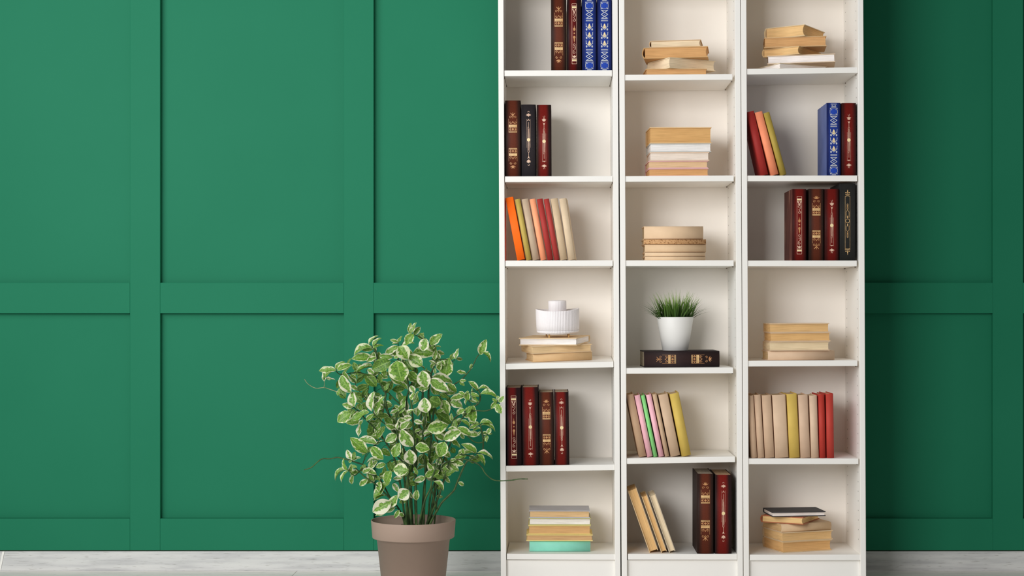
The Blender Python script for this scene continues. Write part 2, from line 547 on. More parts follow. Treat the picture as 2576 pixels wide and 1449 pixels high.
# ------------------------------------------------------------------ books
def book_meshes(W, H, T, bulge, wing=0.0, c=0.0027, sq=0.003, conc=0.12, faux=False):
    """Book lying flat: x from spine to fore-edge, y along the height, z through the thickness."""
    n = 12
    outer = [(W, 0.0), (bulge + 0.009, 0.0), (bulge + 0.005, 0.0007)]
    inner = [(W, c), (bulge + 0.009, c), (bulge + 0.006, c)]
    for i in range(n + 1):
        t = -1 + 2 * i / n
        outer.append((bulge * t * t, T / 2 + t * (T / 2 - 0.0003)))
        inner.append((bulge * t * t + c, T / 2 + t * (T / 2 - c)))
    outer += [(bulge + 0.005, T - 0.0007), (bulge + 0.009, T), (W, T)]
    inner += [(bulge + 0.006, T - c), (bulge + 0.009, T - c), (W, T - c)]
    bm = bmesh.new()
    rings = []
    for y in (0, H):
        rings.append(([bm.verts.new((x, y, z)) for x, z in outer], [bm.verts.new((x, y, z)) for x, z in inner]))
    (o0, i0), (o1, i1) = rings
    m = len(outer)
    for k in range(m - 1):
        spine = 2 <= k <= m - 4
        for vs_ in ((o0[k], o0[k + 1], o1[k + 1], o1[k]), (i0[k + 1], i0[k], i1[k], i1[k + 1]),
                    (o0[k + 1], o0[k], i0[k], i0[k + 1]), (o1[k], o1[k + 1], i1[k + 1], i1[k])):
            f = bm.faces.new(vs_)
            f.material_index = 0 if spine else 1
            if spine:
                f.smooth = k > 2 and k < m - 4
    for k in (0, m - 1):
        q = (o0[k], o1[k], i1[k], i0[k]) if k else (o0[k], i0[k], i1[k], o1[k])
        bm.faces.new(q).material_index = 1
    bmesh.ops.recalc_face_normals(bm, faces=bm.faces)
    pg = bmesh.new()
    e = 0.0008 if faux else sq
    prof = []
    xs_ = bulge + c + 0.0006
    xf = W - (0.001 if faux else sq)
    z0, z1 = c + 0.0001, T - c - 0.0001
    prof.append((xs_, z0))
    for i in range(7):
        t = -1 + 2 * i / 6
        prof.append((xf - conc * T * (1 - t * t) * (0 if faux else 1), z0 + (z1 - z0) * i / 6))
    prof.append((xs_, z1))
    a = [pg.verts.new((x, e, z)) for x, z in prof]
    b = [pg.verts.new((x, H - e, z)) for x, z in prof]
    k = len(prof)
    for i in range(k):
        j = (i + 1) % k
        pg.faces.new((a[i], a[j], b[j], b[i]))
    pg.faces.new(list(reversed(a)))
    pg.faces.new(b)
    bmesh.ops.recalc_face_normals(pg, faces=pg.faces)
    return bm, pg

TAN = (204, 178, 148)
class Print:
    """Flat print laid on a book spine. Coordinates in px (1/760 m) from the spine's centre line and its top."""
    def __init__(s, H, T, bulge):
        s.H, s.T, s.b = H, T, bulge
        s.bm = bmesh.new()
        s.k = 0
        s.lift = 0.00028
    def P(s, x, y):
        z = s.T / 2 + x / 760
        t = max(-1, min(1, (z - s.T / 2) / (s.T / 2)))
        return s.bm.verts.new((s.b * t * t - s.lift, s.H - y / 760, z))
    def poly(s, pts):
        f = s.bm.faces.new([s.P(*p) for p in pts])
        f.material_index = s.k
    def rect(s, x0, y0, x1, y1):
        n = max(1, int((x1 - x0) / 2.5))
        for i in range(n):
            a, b = x0 + (x1 - x0) * i / n, x0 + (x1 - x0) * (i + 1) / n
            s.poly([(a, y0), (b, y0), (b, y1), (a, y1)])
    def line(s, pts, w):
        for (x0, y0), (x1, y1) in zip(pts[:-1], pts[1:]):
            dx, dy = x1 - x0, y1 - y0
            l = math.hypot(dx, dy) or 1
            nx, ny = -dy / l * w / 2, dx / l * w / 2
            n = max(1, int(abs(dx) / 2.5))
            for i in range(n):
                a, b, c, d = x0 + dx * i / n, y0 + dy * i / n, x0 + dx * (i + 1) / n, y0 + dy * (i + 1) / n
                s.poly([(a + nx, b + ny), (c + nx, d + ny), (c - nx, d - ny), (a - nx, b - ny)])
    def disc(s, x, y, r, ry=None, n=14):
        ry = ry or r
        s.poly([(x + r * math.cos(2 * math.pi * i / n), y + ry * math.sin(2 * math.pi * i / n)) for i in range(n)])
    def ring(s, x, y, r, w, ry=None, n=16, a0=0, a1=360):
        ry = ry or r
        s.line([(x + r * math.cos(math.radians(a0 + (a1 - a0) * i / n)), y + ry * math.sin(math.radians(a0 + (a1 - a0) * i / n))) for i in range(n + 1)], w)
    def curl(s, x, y, r, a0, turns, w, n=14):
        s.line([(x + r * (1 - 0.75 * i / n) * math.cos(math.radians(a0 + turns * 360 * i / n)),
                 y + r * (1 - 0.75 * i / n) * math.sin(math.radians(a0 + turns * 360 * i / n))) for i in range(n + 1)], w)
    def leaf(s, x, y, ang, l, w):
        c, sn = math.cos(math.radians(ang)), math.sin(math.radians(ang))
        pts = []
        for u, v in ((0, 0), (.3, .5), (.6, .42), (1, 0), (.6, -.42), (.3, -.5)):
            pts.append((x + l * u * c - w * v * sn, y + l * u * sn + w * v * c))
        s.poly(pts)
    def done(s, name, mats, parent):
        bmesh.ops.recalc_face_normals(s.bm, faces=s.bm.faces)
        for f in s.bm.faces:
            if f.normal.x > 0:
                f.normal_flip()
        o = mesh_obj(name, s.bm, mats, parent)
        o['kind'] = 'stuff'
        return o

def orn_brown(p, h, t, flip=False):
    w = t * 0.265
    Y = (lambda f: (1 - f) * h) if flip else (lambda f: f * h)
    sg = -1 if flip else 1
    p.k = 1
    for sx in (-1, 1):
        p.line([(sx * w, Y(.24)), (sx * w, Y(.42))], .6)
        p.line([(sx * w, Y(.63)), (sx * w, Y(.80))], .6)
    # scroll motif
    y = Y(.205)
    for sx in (-1, 1):
        p.curl(sx * 6, y + sg * 3, 3.4, 180 if sx > 0 else 0, sx * sg * 1.1, .9)
        p.line([(-sx * 6, y - sg * 8), (-sx * 2, y - sg * 3), (sx * 3, y + sg * 1)], .9)
        p.leaf(0, y - sg * 1, -90 * sg + sx * 35, 7, 2.2)
    p.line([(0, y - sg * 9), (0, y + sg * 6)], 1)
    # palmette
    y = Y(.845)
    for a in (-60, -25, 0, 25, 60):
        p.leaf(0, y + sg * 2, 90 * sg + a, 9, 2.2)
    for sx in (-1, 1):
        p.curl(sx * 5.5, y - sg * 4, 3.2, 180 if sx > 0 else 0, -sx * sg * 1.1, .9)
    # crowns and bands
    for f, s2 in ((.3, sg), (.745, -sg)):
        y = Y(f)
        p.k = 1
        for sx in (-1, 1):
            p.curl(sx * 7.2, y - s2 * 1.5, 3, 90, sx * 1.0, .9)
        p.line([(-6, y + s2 * 2), (-2, y - s2 * 1), (0, y - s2 * 5), (2, y - s2 * 1), (6, y + s2 * 2)], 1.1)
    p.k = 0
    for f0, f1 in ((.318, .346), (.702, .73)):
        y0, y1 = sorted((Y(f0), Y(f1)))
        p.rect(-w, y0, w, y1)
    for f in (.352, .405, .418, .63, .640, .695):
        y = Y(f)
        p.rect(-w, y - .6, w, y + .6)
    p.k = 1
    for f in (.378, .667):
        y = Y(f)
        for a in range(0, 360, 45):
            p.leaf(0, y, a, 4.6 if a % 90 == 0 else 3.0, 1.5)
        for sx in (-1, 1):
            p.leaf(sx * (w - 1), y, 180 if sx > 0 else 0, 4.5, 3)
            p.curl(sx * 6, y - 3.2, 2, 0, 1, .7)
            p.curl(sx * 6, y + 3.2, 2, 0, -1, .7)
    return [M['gold'], M['oldgold']]

def orn_strip(p, h, t):
    w = t * 0.165
    Y = lambda f: f * h
    p.k = 0
    for sx in (-1, 1):
        p.line([(sx * w, Y(.105)), (sx * w, Y(.91))], .7)
    for f in (.105, .132, .172, .837, .875, .91):
        p.rect(-w, Y(f) - .4, w, Y(f) + .4)
    p.k = 1
    p.rect(-w, Y(.14), w, Y(.16))
    p.rect(-w, Y(.85), w, Y(.868))
    p.k = 0
    y = Y(.195)
    for sx in (-1, 1):
        p.leaf(sx * 4.5, y - 4, 90 + sx * 30, 7, 3)
        p.leaf(sx * 1.2, y, 90 - sx * 10, 6, 2.4)
    p.disc(0, y + 5, 1.6)
    y = Y(.25)
    p.curl(-.5, y, 4.2, 0, -.9, 1)
    p.line([(3.6, y), (2, y + 5), (-2, y - 1 + 8), (3.4, y + 13), (3.2, y + 16)], 1)
    p.curl(-.3, Y(.325), 3.6, 0, .9, 1)
    p.k = 2
    p.leaf(0, Y(.39), 90, 15, 1.2)
    p.disc(0, Y(.447), 3.1, 4)
    p.disc(0, Y(.5), 1.9)
    p.disc(0, Y(.553), 3, 3.6)
    p.leaf(0, Y(.545), 90, 15, 3.2)
    p.k = 0
    y = Y(.652)
    p.ring(0, y, 2.4, 1)
    p.curl(0, y + 6.4, 3.4, -70, 1.0, 1)
    p.line([(3.2, y + 8), (2.4, y + 12), (-2.4, y + 15), (-3.2, y + 19)], 1)
    p.curl(0, y + 19.5, 3.4, 180, -1.0, 1)
    y = Y(.83)
    for a in (-40, 0, 40):
        p.leaf(0, y, -90 + a, 8, 2.6)
    return [M['pinkgold'], M['cream'], M['oldgold']]

def orn_needle(p, h, t, flip=False):
    Y = (lambda f: (1 - f) * h) if flip else (lambda f: f * h)
    sg = -1 if flip else 1
    p.k = 0
    y = Y(.21)
    p.ring(0, Y(.163), 2, .8, a0=-60, a1=200)
    for a in (-150, -90, -30, 30, 150):
        p.leaf(0, y, a * sg, 5.2, 2.6)
    p.disc(0, y + sg * 2.4, 2.2)
    for sx in (-1, 1):
        p.curl(sx * 4, y - sg * 1, 2, 90, sx, .7)
    y = Y(.255)
    p.leaf(0, y, 90 * sg, 5, 4)
    p.line([(-3, y - sg * 1), (0, y + sg * 1), (3, y - sg * 1)], .8)
    p.line([(0, Y(.27)), (0, Y(.33))], .9)
    p.ring(0, Y(.35), 1.9, .8, ry=h * .018)
    y0, y1 = Y(.37), Y(.49)
    for x in (-1.9, 0, 1.9):
        p.line([(x, y0), (x * .8, y1)], .8)
    p.line([(-1.9, y0), (-1.2, Y(.345))], .8)
    y0, y1 = Y(.53), Y(.69)
    p.line([(-1.9, y0), (-1.5, y1)], .8)
    p.line([(1.9, y0), (1.3, Y(.66)), (0, y1)], .8)
    p.line([(.4, y0), (.2, Y(.66))], .9)
    p.line([(0, y1), (0, Y(.755))], .8)
    for sx in (-1, 1):
        p.line([(sx * 4.4, Y(.40)), (sx * 4.2, Y(.5)), (sx * 4.4, Y(.6)), (sx * 4.4, Y(.8))], .35)
    y = Y(.785)
    for sx in (-1, 1):
        p.leaf(0, y, 90 - sx * 70, 4, 1.6)
    p.leaf(0, y, 90 * sg, 3.4, 2)
    y = Y(.855)
    for a in (-150, -90, -30, 30, 90, 150):
        p.leaf(0, y, a, 5, 2.4)
    for sx in (-1, 1):
        p.curl(sx * 4, y, 2, 90, -sx, .7)
    p.ring(0, Y(.895), 2, .8, a0=160, a1=380)
    p.k = 1
    p.disc(0, Y(.51), 4.1, 4.6, 18)
    return [M['pinkgold'], M['cream']]

def orn_frame(p, h, t):
    Y = lambda f: f * h
    w = t * .155
    p.k = 0
    for sx in (-1, 1):
        p.line([(sx * w, Y(.165)), (sx * w, Y(.868))], .6)
    p.line([(-w, Y(.165)), (-2, Y(.165))], .6)
    p.line([(2, Y(.165)), (w, Y(.165))], .6)
    for f, s2 in ((.118, 1), (.88, -1)):
        y = Y(f)
        p.line([(-w, y), (w, y)], 1.1)
        p.line([(0, y - 7), (0, y + 9)], 1.1)
        for sx in (-1, 1):
            p.curl(sx * 4, y + s2 * 5, 2.6, 90, sx, .8)
            p.leaf(sx * w, y, 180 if sx > 0 else 0, 4, 2.4)
        p.leaf(0, y - s2 * 6, 90 * s2, 6, 3)
    for f0, f1, s2 in ((.265, .335, 1), (.63, .70, -1)):
        for k in range(4):
            y = Y(f0 + (f1 - f0) * (k + .5) / 4)
            p.ring(0, y, 1.6, .7, ry=2.2)
    ya, yb, yc, yd = Y(.34), Y(.37), Y(.60), Y(.63)
    p.line([(0, ya), (3.6, yb), (3.6, yb + 14)], .7)
    p.line([(0, ya), (-3.6, yb), (-3.6, yb + 14)], .7)
    p.line([(0, yd), (3.6, yc), (3.6, yc - 10)], .7)
    p.line([(0, yd), (-3.6, yc), (-3.6, yc - 10)], .7)
    p.ring(0, Y(.485), 5.0, 1)
    p.leaf(0, Y(.52), 90, 8, 3)
    p.leaf(0, Y(.455), -90, 8, 3)
    return [M['gold']]

def orn_blue(p, h, t):
    Y = lambda f: f * h
    w = t * .265
    def frame(y0, y1):
        p.k = 1
        p.rect(-w + 1, y0 + 1, w - 1, y1 - 1)
        p.k = 0
        p.line([(-w + 3, y0), (w - 3, y0)], .7)
        p.line([(-w + 3, y1), (w - 3, y1)], .7)
        for sx in (-1, 1):
            p.line([(sx * w, y0 + 3), (sx * w, y1 - 3)], .7)
            for y in (y0, y1):
                p.disc(sx * (w - 1), y, 1.3)
                p.curl(sx * (w - 3), y + (2.5 if y == y0 else -2.5), 2, 0, 1, .7)
    def lattice(y0, y1):
        p.k = 0
        for k in range(2):
            a, b = y0 + (y1 - y0) * k / 2, y0 + (y1 - y0) * (k + 1) / 2
            p.line([(-w + 1, a), (w - 1, b)], 1.4)
            p.line([(w - 1, a), (-w + 1, b)], 1.4)
        ym = (y0 + y1) / 2
        for yy3 in ((y0 * 3 + y1) / 4, ym, (y0 + 3 * y1) / 4):
            p.disc(0, yy3, 1.0)
        for yy3 in (y0, y1):
            p.rect(-w + 3, yy3 - .8, w - 3, yy3 + .8)
    p.k = 0
    p.rect(-w + 2, Y(.012), w - 2, Y(.02))
    p.curl(-3, Y(.04), 3, 0, 1, .9)
    p.curl(3, Y(.04), 3, 180, -1, .9)
    p.rect(-w + 3, Y(.055), w - 3, Y(.062))
    frame(Y(.075), Y(.165))
    lattice(Y(.185), Y(.295))
    for f in (.318, .328):
        p.rect(-w + 1, Y(f) - .5, w - 1, Y(f) + .5)
    for f in (.405, .52, .635):
        y = Y(f)
        p.k = 2
        p.leaf(0, y + 1, -90, 9, 5)
        p.leaf(0, y + 5, -60, 8, 3)
        p.leaf(0, y + 5, -120, 8, 3)
        p.k = 0
        for sx in (-1, 1):
            p.line([(sx * 8.5, y - 8), (sx * 8, y - 2), (sx * 3, y + 5), (0, y + 8)], 1.2)
            p.line([(sx * 9, y - 1), (sx * 5, y + 2), (0, y + 8)], .9)
            p.disc(sx * 7, y + 7, 2.0, 2.8)
    p.k = 0
    for f in (.712, .724):
        p.rect(-w + 1, Y(f) - .5, w - 1, Y(f) + .5)
    lattice(Y(.75), Y(.865))
    frame(Y(.885), Y(.975))
    p.k = 0
    p.rect(-w + 4, Y(.985), w - 4, Y(.993))
    return [M['silver'], M['bluelight'], M['cream']]

ORN = {'brown': orn_brown, 'strip': orn_strip, 'needle': orn_needle, 'frame': orn_frame, 'blue': orn_blue}

def make_book(W, H, T, mw, label, group, cover=TAN, pages=(214, 190, 150), mats=None, orn=None, flip=False, bulge=None, faux=False):
    b = 0.0035 if bulge is None else bulge
    b = min(b, T * 0.3)
    cb, pg = book_meshes(W, H, T, b, faux=faux)
    root = tag(empty('book', mw), label, 'book', group)
    mats = mats or [M['cover'], M['cover']]
    o = mesh_obj('cover', cb, mats, root)
    o.color = lin(*cover)
    q = mesh_obj('page_block', pg, M['pages'], root)
    q.color = lin(*pages)
    if orn:
        p = Print(H, T, b)
        a = (p, H * 760, T * 760)
        ms = ORN[orn](*a, flip) if orn in ('brown', 'needle') else ORN[orn](*a)
        p.done('gilt_print' if orn != 'blue' else 'silver_print', ms, root)
    return root

AX = {  # book axes inside a box of front A (x), depth B (y), thickness T (z)
    'spine': (((0, 1, 0), (-1, 0, 0), (0, 0, 1)), lambda A, B, T: (A, 0, 0)),
    'fore':  (((0, -1, 0), (1, 0, 0), (0, 0, 1)), lambda A, B, T: (0, B, 0)),
    'end_l': (((1, 0, 0), (0, 1, 0), (0, 0, 1)), lambda A, B, T: (0, 0, 0)),
    'end_r': (((-1, 0, 0), (0, -1, 0), (0, 0, 1)), lambda A, B, T: (A, B, 0)),
    'up':    (((0, 1, 0), (0, 0, 1), (1, 0, 0)), lambda A, B, T: (0, 0, 0)),
    'up_fore': (((0, -1, 0), (0, 0, 1), (-1, 0, 0)), lambda A, B, T: (T, B, 0)),
}
def axm(kind, A=0, B=0, T=0):
    cols, org = AX[kind]
    m = Matrix([Vector(c) for c in cols]).transposed().to_4x4()
    m.translation = org(A, B, T)
    return m

def u_of(shelf, px, v):
    mw, P, ln = SHELF[shelf]
    return (px - VX) * (D + 0.003 + v) / F - P.x

def sc_at(v):
    return (D + v) / F

def stack(shelf, group, items):
    """items, lowest first: (face, front px, depth m, thickness px, corner px, v, yaw, cover, pages, label)"""
    z = 0.0004
    mw = SHELF[shelf][0]
    tops = []
    for face, apx, B, tpx, cpx, v, yaw, cover, pages, label in items:
        yw = math.radians(yaw)
        A = apx * sc_at(v) / math.cos(yw)
        T = tpx * sc_at(v)
        u = u_of(shelf, cpx, v)
        box = mw @ Matrix.Translation((u, v, z)) @ Matrix.Rotation(yw, 4, 'Z')
        if yaw < 0:
            box = box @ Matrix.Translation((-A, 0, 0))
        W, H = (B, A) if face in ('spine', 'fore') else (A, B)
        mats = None
        if isinstance(cover, str):
            mats, cover = [M[cover], M['cover']], TAN
        make_book(W, H, T, box @ axm(face, A, B, T), label, group, cover, pages, mats, bulge=min(0.006, T * .18))
        z += T + 0.0004
        tops.append(z)
    return tops

def upright(shelf, group, items):
    """items: (left px at foot, width px, height px, lean deg, v, depth m, spec dict, label)"""
    mw = SHELF[shelf][0]
    for lpx, wpx, hpx, lean, v, W, spec, label in items:
        a = math.radians(lean)
        T = wpx * sc_at(v) * math.cos(a)
        H = hpx * sc_at(v)
        u = u_of(shelf, lpx, v)
        box = mw @ Matrix.Translation((u, v, 0.0004)) @ Matrix.Rotation(-a, 4, 'Y') @ Matrix.Rotation(math.radians(spec.get('yaw', 0)), 4, 'Z')
        make_book(W, H, T, box @ axm('up_fore' if spec.get('fore') else 'up', T, W, T), label, group,
                  spec.get('cover', TAN), spec.get('pages', (206, 182, 146)), spec.get('mats'), spec.get('orn'), spec.get('flip', False),
                  spec.get('bulge'), spec.get('faux', False))

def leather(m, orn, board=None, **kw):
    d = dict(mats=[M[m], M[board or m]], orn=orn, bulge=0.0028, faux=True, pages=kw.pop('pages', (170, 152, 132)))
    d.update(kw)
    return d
def cloth(rgb, **kw):
    d = dict(cover=rgb, bulge=0.0045)
    d.update(kw)
    return d

# ---- left bookcase
g = 'gilded books in the top compartment of the left bookcase'
upright('L1', g, [
    (1386.4, 38.6, 192, 0, .012, .19, leather('brown', 'brown'), 'brown leather book with gilt crown bands, leftmost of four in the top left compartment'),
    (1427.2, 35.4, 188, 0, .012, .19, leather('maroon', 'strip'), 'maroon leather book with a gilt scroll strip, left of the two blue books'),
    (1464.6, 36.6, 186, 0, .012, .19, leather('blue', 'blue', 'blue'), 'blue book with silver floral spine, beside the maroon book at the top left'),
    (1503.0, 36.0, 186, 0, .012, .19, leather('blue', 'blue', 'blue'), 'blue book with silver floral spine, against the right side of the left bookcase'),
])
g = 'gilded books on the second shelf of the left bookcase'
upright('L2', g, [
    (1271.0, 39.4, 191.5, 0, .010, .19, leather('brown', 'brown'), 'tall brown book with gilt crown bands, left of the black needle-ornament book'),
    (1312.0, 36.4, 181, 0, .010, .19, leather('black', 'needle', flip=True), 'black book with thin gilt needle and cream dot, between brown and red books'),
    (1350.9, 36.4, 180, 0, .010, .19, leather('red', 'needle'), 'red book with gilt needle and cream dot, right of the black one'),
])
g = 'leaning coloured books in the left bookcase'
upright('L3', g, [
    (1301.2, 20.2, 160, 10.6, .016, .15, cloth((255, 112, 22), bulge=.001), 'bright orange book leaning at the left end of the coloured row'),
    (1324.0, 14.0, 156, 10.6, .016, .145, cloth((186, 164, 84)), 'olive mustard book leaning between the orange and grey-beige books'),
    (1340.4, 17.6, 156, 10.3, .016, .145, cloth((190, 168, 144)), 'grey-beige book leaning between the olive and peach books'),
    (1360.2, 15.0, 156, 10.2, .016, .145, cloth((250, 164, 122)), 'peach book leaning between grey-beige and first red book'),
    (1377.4, 15.2, 156, 9.9, .016, .145, cloth((164, 54, 50)), 'dark red book leaning beside the peach book, left of another red'),
    (1394.4, 13.8, 156, 9.7, .016, .145, cloth((170, 60, 56)), 'dark red book leaning beside the first of two beige books'),
    (1409.4, 18.2, 156.5, 8.9, .016, .145, cloth((204, 180, 148)), 'beige book leaning between the second red book and the last beige one'),
    (1429.6, 18.0, 156.5, 8.4, .016, .145, cloth((214, 192, 162), yaw=-2.5), 'beige book leaning at the right end of the coloured row'),
])
g = 'books under the white diffuser'
TOP_L4 = stack('L4', g, [
    ('spine', 149, .125, 20.6, 1341.6, .034, 13, (206, 172, 128), (216, 186, 140), 'tan book lying lowest under the white diffuser, spine forward'),
    ('fore', 151, .145, 19.8, 1339.8, .03, 16, (206, 180, 144), (222, 194, 150), 'worn tan-paged book in the middle of the stack under the diffuser'),
    ('fore', 146, .165, 18.6, 1451.5, .024, -17, (214, 188, 150), (236, 236, 240), 'white-paged book with tan cover directly under the white diffuser'),
])
g = 'gilded books on the fifth shelf of the left bookcase'
upright('L5', g, [
    (1275.0, 38.0, 196, 0, .006, .19, leather('maroon', 'strip'), 'dark maroon book with gilt scroll strip, at the far left above the mint book stack'),
    (1314.6, 41.6, 196.5, 0, .006, .19, leather('red', 'needle'), 'thick red book with gilt needle, between maroon strip book and brown crown book'),
    (1358.0, 36.2, 183.5, 0, .006, .19, leather('brown', 'brown', flip=True), 'brown book with gilt crown bands, between the two red needle books'),
    (1396.0, 36.4, 183.5, 0, .006, .19, leather('red', 'needle', flip=True), 'red needle-ornament book at the right end of the four above the mint stack'),
])
g = 'pastel stack at the bottom of the left bookcase'
stack('L6', g, [
    ('spine', 153.5, .15, 27.0, 1331.8, .045, 1, (142, 216, 196), (226, 206, 170), 'thick mint green book at the bottom of the pastel stack'),
    ('fore', 167, .15, 16.0, 1324.0, .042, 0.5, (228, 208, 138), (206, 166, 118), 'wide pale yellow book resting directly on the mint book'),
    ('fore', 157, .15, 22.6, 1328.8, .048, 0.5, (226, 206, 132), (216, 170, 112), 'thick yellow book with orange-tan pages, under the olive book'),
    ('fore', 156, .15, 17.4, 1330.2, .05, 0.5, (190, 186, 124), (246, 244, 242), 'thin olive green book with white pages, under the lavender-grey book'),
    ('fore', 153, .15, 18.6, 1330.6, .052, 0.5, (184, 182, 186), (224, 188, 138), 'lavender-grey covered book on top of the pastel stack'),
])

# ---- middle bookcase
g = 'old books on the top shelf of the middle bookcase'
stack('M1', g, [
    ('fore', 154, .14, 17.6, 1625.2, .03, 2, (210, 172, 122), (216, 166, 108), 'orange-paged old book at the bottom of the crooked stack, middle bookcase top'),
    ('fore', 122, .14, 26.6, 1684.8, .015, 29, (214, 198, 168), (234, 216, 186), 'old book turned with its corner forward, second from bottom, middle bookcase top'),
    ('end_l', 165, .14, 27.6, 1781.4, .02, -7, (196, 156, 104), (206, 152, 92), 'wide orange-brown paged book with dark spine, under the small cream book'),
    ('end_l', 130, .12, 18.0, 1764.0, .03, -8, (196, 168, 134), (232, 212, 180), 'small cream-paged book on top of the crooked stack, middle bookcase'),
])
g = 'stack on the second shelf of the middle bookcase'
stack('M2', g, [
    ('fore', 151, .15, 19.6, 1632.5, .022, 2, (222, 178, 176), (218, 164, 104), 'pink covered book with orange pages, lowest in the straight five-book stack'),
    ('fore', 150, .15, 18.8, 1631.8, .022, 1.5, (214, 168, 168), (226, 192, 152), 'pink covered book with pale tan pages, second from the stack bottom'),
    ('fore', 150, .15, 21.6, 1635.0, .022, 1, (216, 190, 166), (238, 228, 220), 'cream white paged book in the middle of the straight five-book stack'),
    ('fore', 155, .15, 21.6, 1635.4, .022, 1.5, (186, 188, 184), (240, 242, 246), 'grey covered book with bluish white pages, under the thick tan one'),
    ('fore', 156, .15, 40.6, 1635.6, .020, 2.5, (214, 180, 134), (216, 166, 100), 'very thick tan-paged book on top of the straight five-book stack'),
])
g = 'kraft covered books on the third shelf of the middle bookcase'
stack('M3', g, [
    ('spine', 152.5, .14, 10.0, 1622.2, .018, 0.5, (216, 188, 154), (206, 182, 146), 'thin tan book at the very bottom of the spine-out stack'),
    ('spine', 152.5, .14, 9.8, 1622.0, .018, 0.5, (218, 190, 156), (206, 182, 146), 'thin tan book second from bottom of the spine-out stack'),
    ('spine', 154, .14, 19.4, 1622.2, .018, 0.5, (214, 184, 148), (206, 182, 146), 'tan book just under the brown speckled one, spine outward'),
    ('spine', 157, .14, 13.0, 1619.4, .018, 0.5, 'cork', (206, 182, 146), 'brown speckled cork-look book in the spine-out tan stack'),
    ('spine', 149, .14, 32.6, 1620.4, .018, 0.5, (220, 190, 156), (206, 182, 146), 'thick tan book on top of the spine-out stack'),
])
g = 'black book under the potted grass'
mwM4 = SHELF['M4'][0]
BKW, BKH, BKT = .18, 190.5 * sc_at(.05), 40.2 * sc_at(.05)
box = mwM4 @ Matrix.Translation((u_of('M4', 1620.4, .05), .05, 0.0004)) @ Matrix.Rotation(math.radians(1.5), 4, 'Z')
make_book(BKW, BKH, BKT, box @ axm('spine', BKH, BKW, BKT), 'black book with copper gilt spine lying flat under the potted grass', g,
          mats=[M['darkbr'], M['darkbr']], orn='brown', flip=False, bulge=.0025, faux=True, pages=(150, 140, 124))
g = 'leaning pastel books in the middle bookcase'
upright('M5', g, [
    (1608.0, 19.0, 160, 10.8, .02, .15, cloth((190, 158, 128)), 'brown paper covered book leaning at the left, before the first pink book'),
    (1628.2, 14.8, 158, 10.8, .02, .145, cloth((236, 180, 190)), 'pink book leaning left of the light green one'),
    (1644.4, 10.4, 158, 10.8, .02, .145, cloth((134, 210, 128)), 'light green thin book leaning between two pink books'),
    (1657.4, 13.8, 159, 10.7, .02, .145, cloth((236, 180, 192)), 'pink book leaning right of the light green one'),
    (1673.2, 11.6, 160, 10.6, .02, .145, cloth((196, 168, 138)), 'thin tan book leaning right of the second pink book'),
    (1687.4, 24.8, 158, 10.4, .02, .15, cloth((202, 174, 146)), 'thick tan book leaning left of the mustard yellow one'),
    (1715.2, 24.6, 160, 10.2, .02, .15, cloth((204, 176, 88), bulge=.008), 'mustard yellow book leaning at the right end of the pastel row'),
])
g = 'books on the bottom shelf of the middle bookcase'
upright('M6', g, [
    (1633.8, 24.6, 166, 19.4, .018, .13, dict(cover=(206, 176, 134), pages=(222, 178, 116), fore=True), 'thick orange-paged book leaning steeply against the left, pages outward'),
    (1663.6, 15.6, 150, 19.4, .018, .13, dict(cover=(206, 180, 140), pages=(222, 176, 112), fore=True), 'thin orange-paged book leaning in the middle of three steep ones'),
    (1683.6, 17.4, 152, 19.4, .018, .13, dict(cover=(190, 176, 152), pages=(230, 212, 180), fore=True), 'pale cream paged book leaning, rightmost of three steep ones'),
    (1753.8, 41.2, 201, 0, .004, .19, leather('brown', 'brown', flip=True, pages=(150, 144, 134)), 'brown gilt crown-band book on the bottom shelf of the middle bookcase'),
    (1798.8, 42.0, 198.5, 0, .004, .19, leather('red', 'needle', flip=True, pages=(176, 144, 114)), 'red gilt needle book on the bottom shelf of the middle bookcase'),
])

# ---- right bookcase
g = 'old books on the top shelf of the right bookcase'
stack('R1', g, [
    ('fore', 130, .15, 15.0, 1962.2, .012, 28, (210, 194, 168), (248, 245, 246), 'white-paged book lowest in the messy stack, its corner turned forward'),
    ('fore', 168, .14, 21.0, 2101.6, .012, -8, (206, 184, 158), (250, 247, 250), 'white-paged thick book second from bottom of the messy stack'),
    ('end_l', 88, .19, 20.4, 2011.6, .012, -31, (202, 172, 126), (222, 180, 120), 'orange-paged book turned diagonally above the two white-paged books'),
    ('fore', 155, .14, 25.6, 2080.2, .025, -6, (200, 166, 122), (212, 160, 102), 'orange-brown wide book second from the top of the messy stack'),
    ('end_l', 95.5, .19, 28.6, 2025.6, .02, -30, (204, 180, 140), (226, 184, 124), 'thick tan book turned diagonally on top of the messy stack'),
])
g = 'books on the second shelf of the right bookcase'
upright('R2', g, [
    (1914.6, 19.6, 164, 12.8, .016, .14, cloth((158, 46, 42)), 'dark red book leaning, leftmost of three by the peach one'),
    (1940.2, 20.4, 164, 14.6, .016, .145, cloth((240, 146, 108)), 'peach orange book leaning between a red and an olive book'),
    (1964.0, 16.4, 163, 15.4, .016, .145, cloth((168, 146, 66)), 'olive green-gold book leaning right of the peach one'),
    (2079.8, 35.6, 183, 0, .010, .19, leather('blue', 'blue', 'blueboard'), 'single blue book with silver floral spine in the right bookcase'),
    (2117.4, 36.6, 182.6, 0, .010, .19, leather('redb', 'needle'), 'red gilt needle book right of the blue book'),
])
g = 'gilded books on the third shelf of the right bookcase'
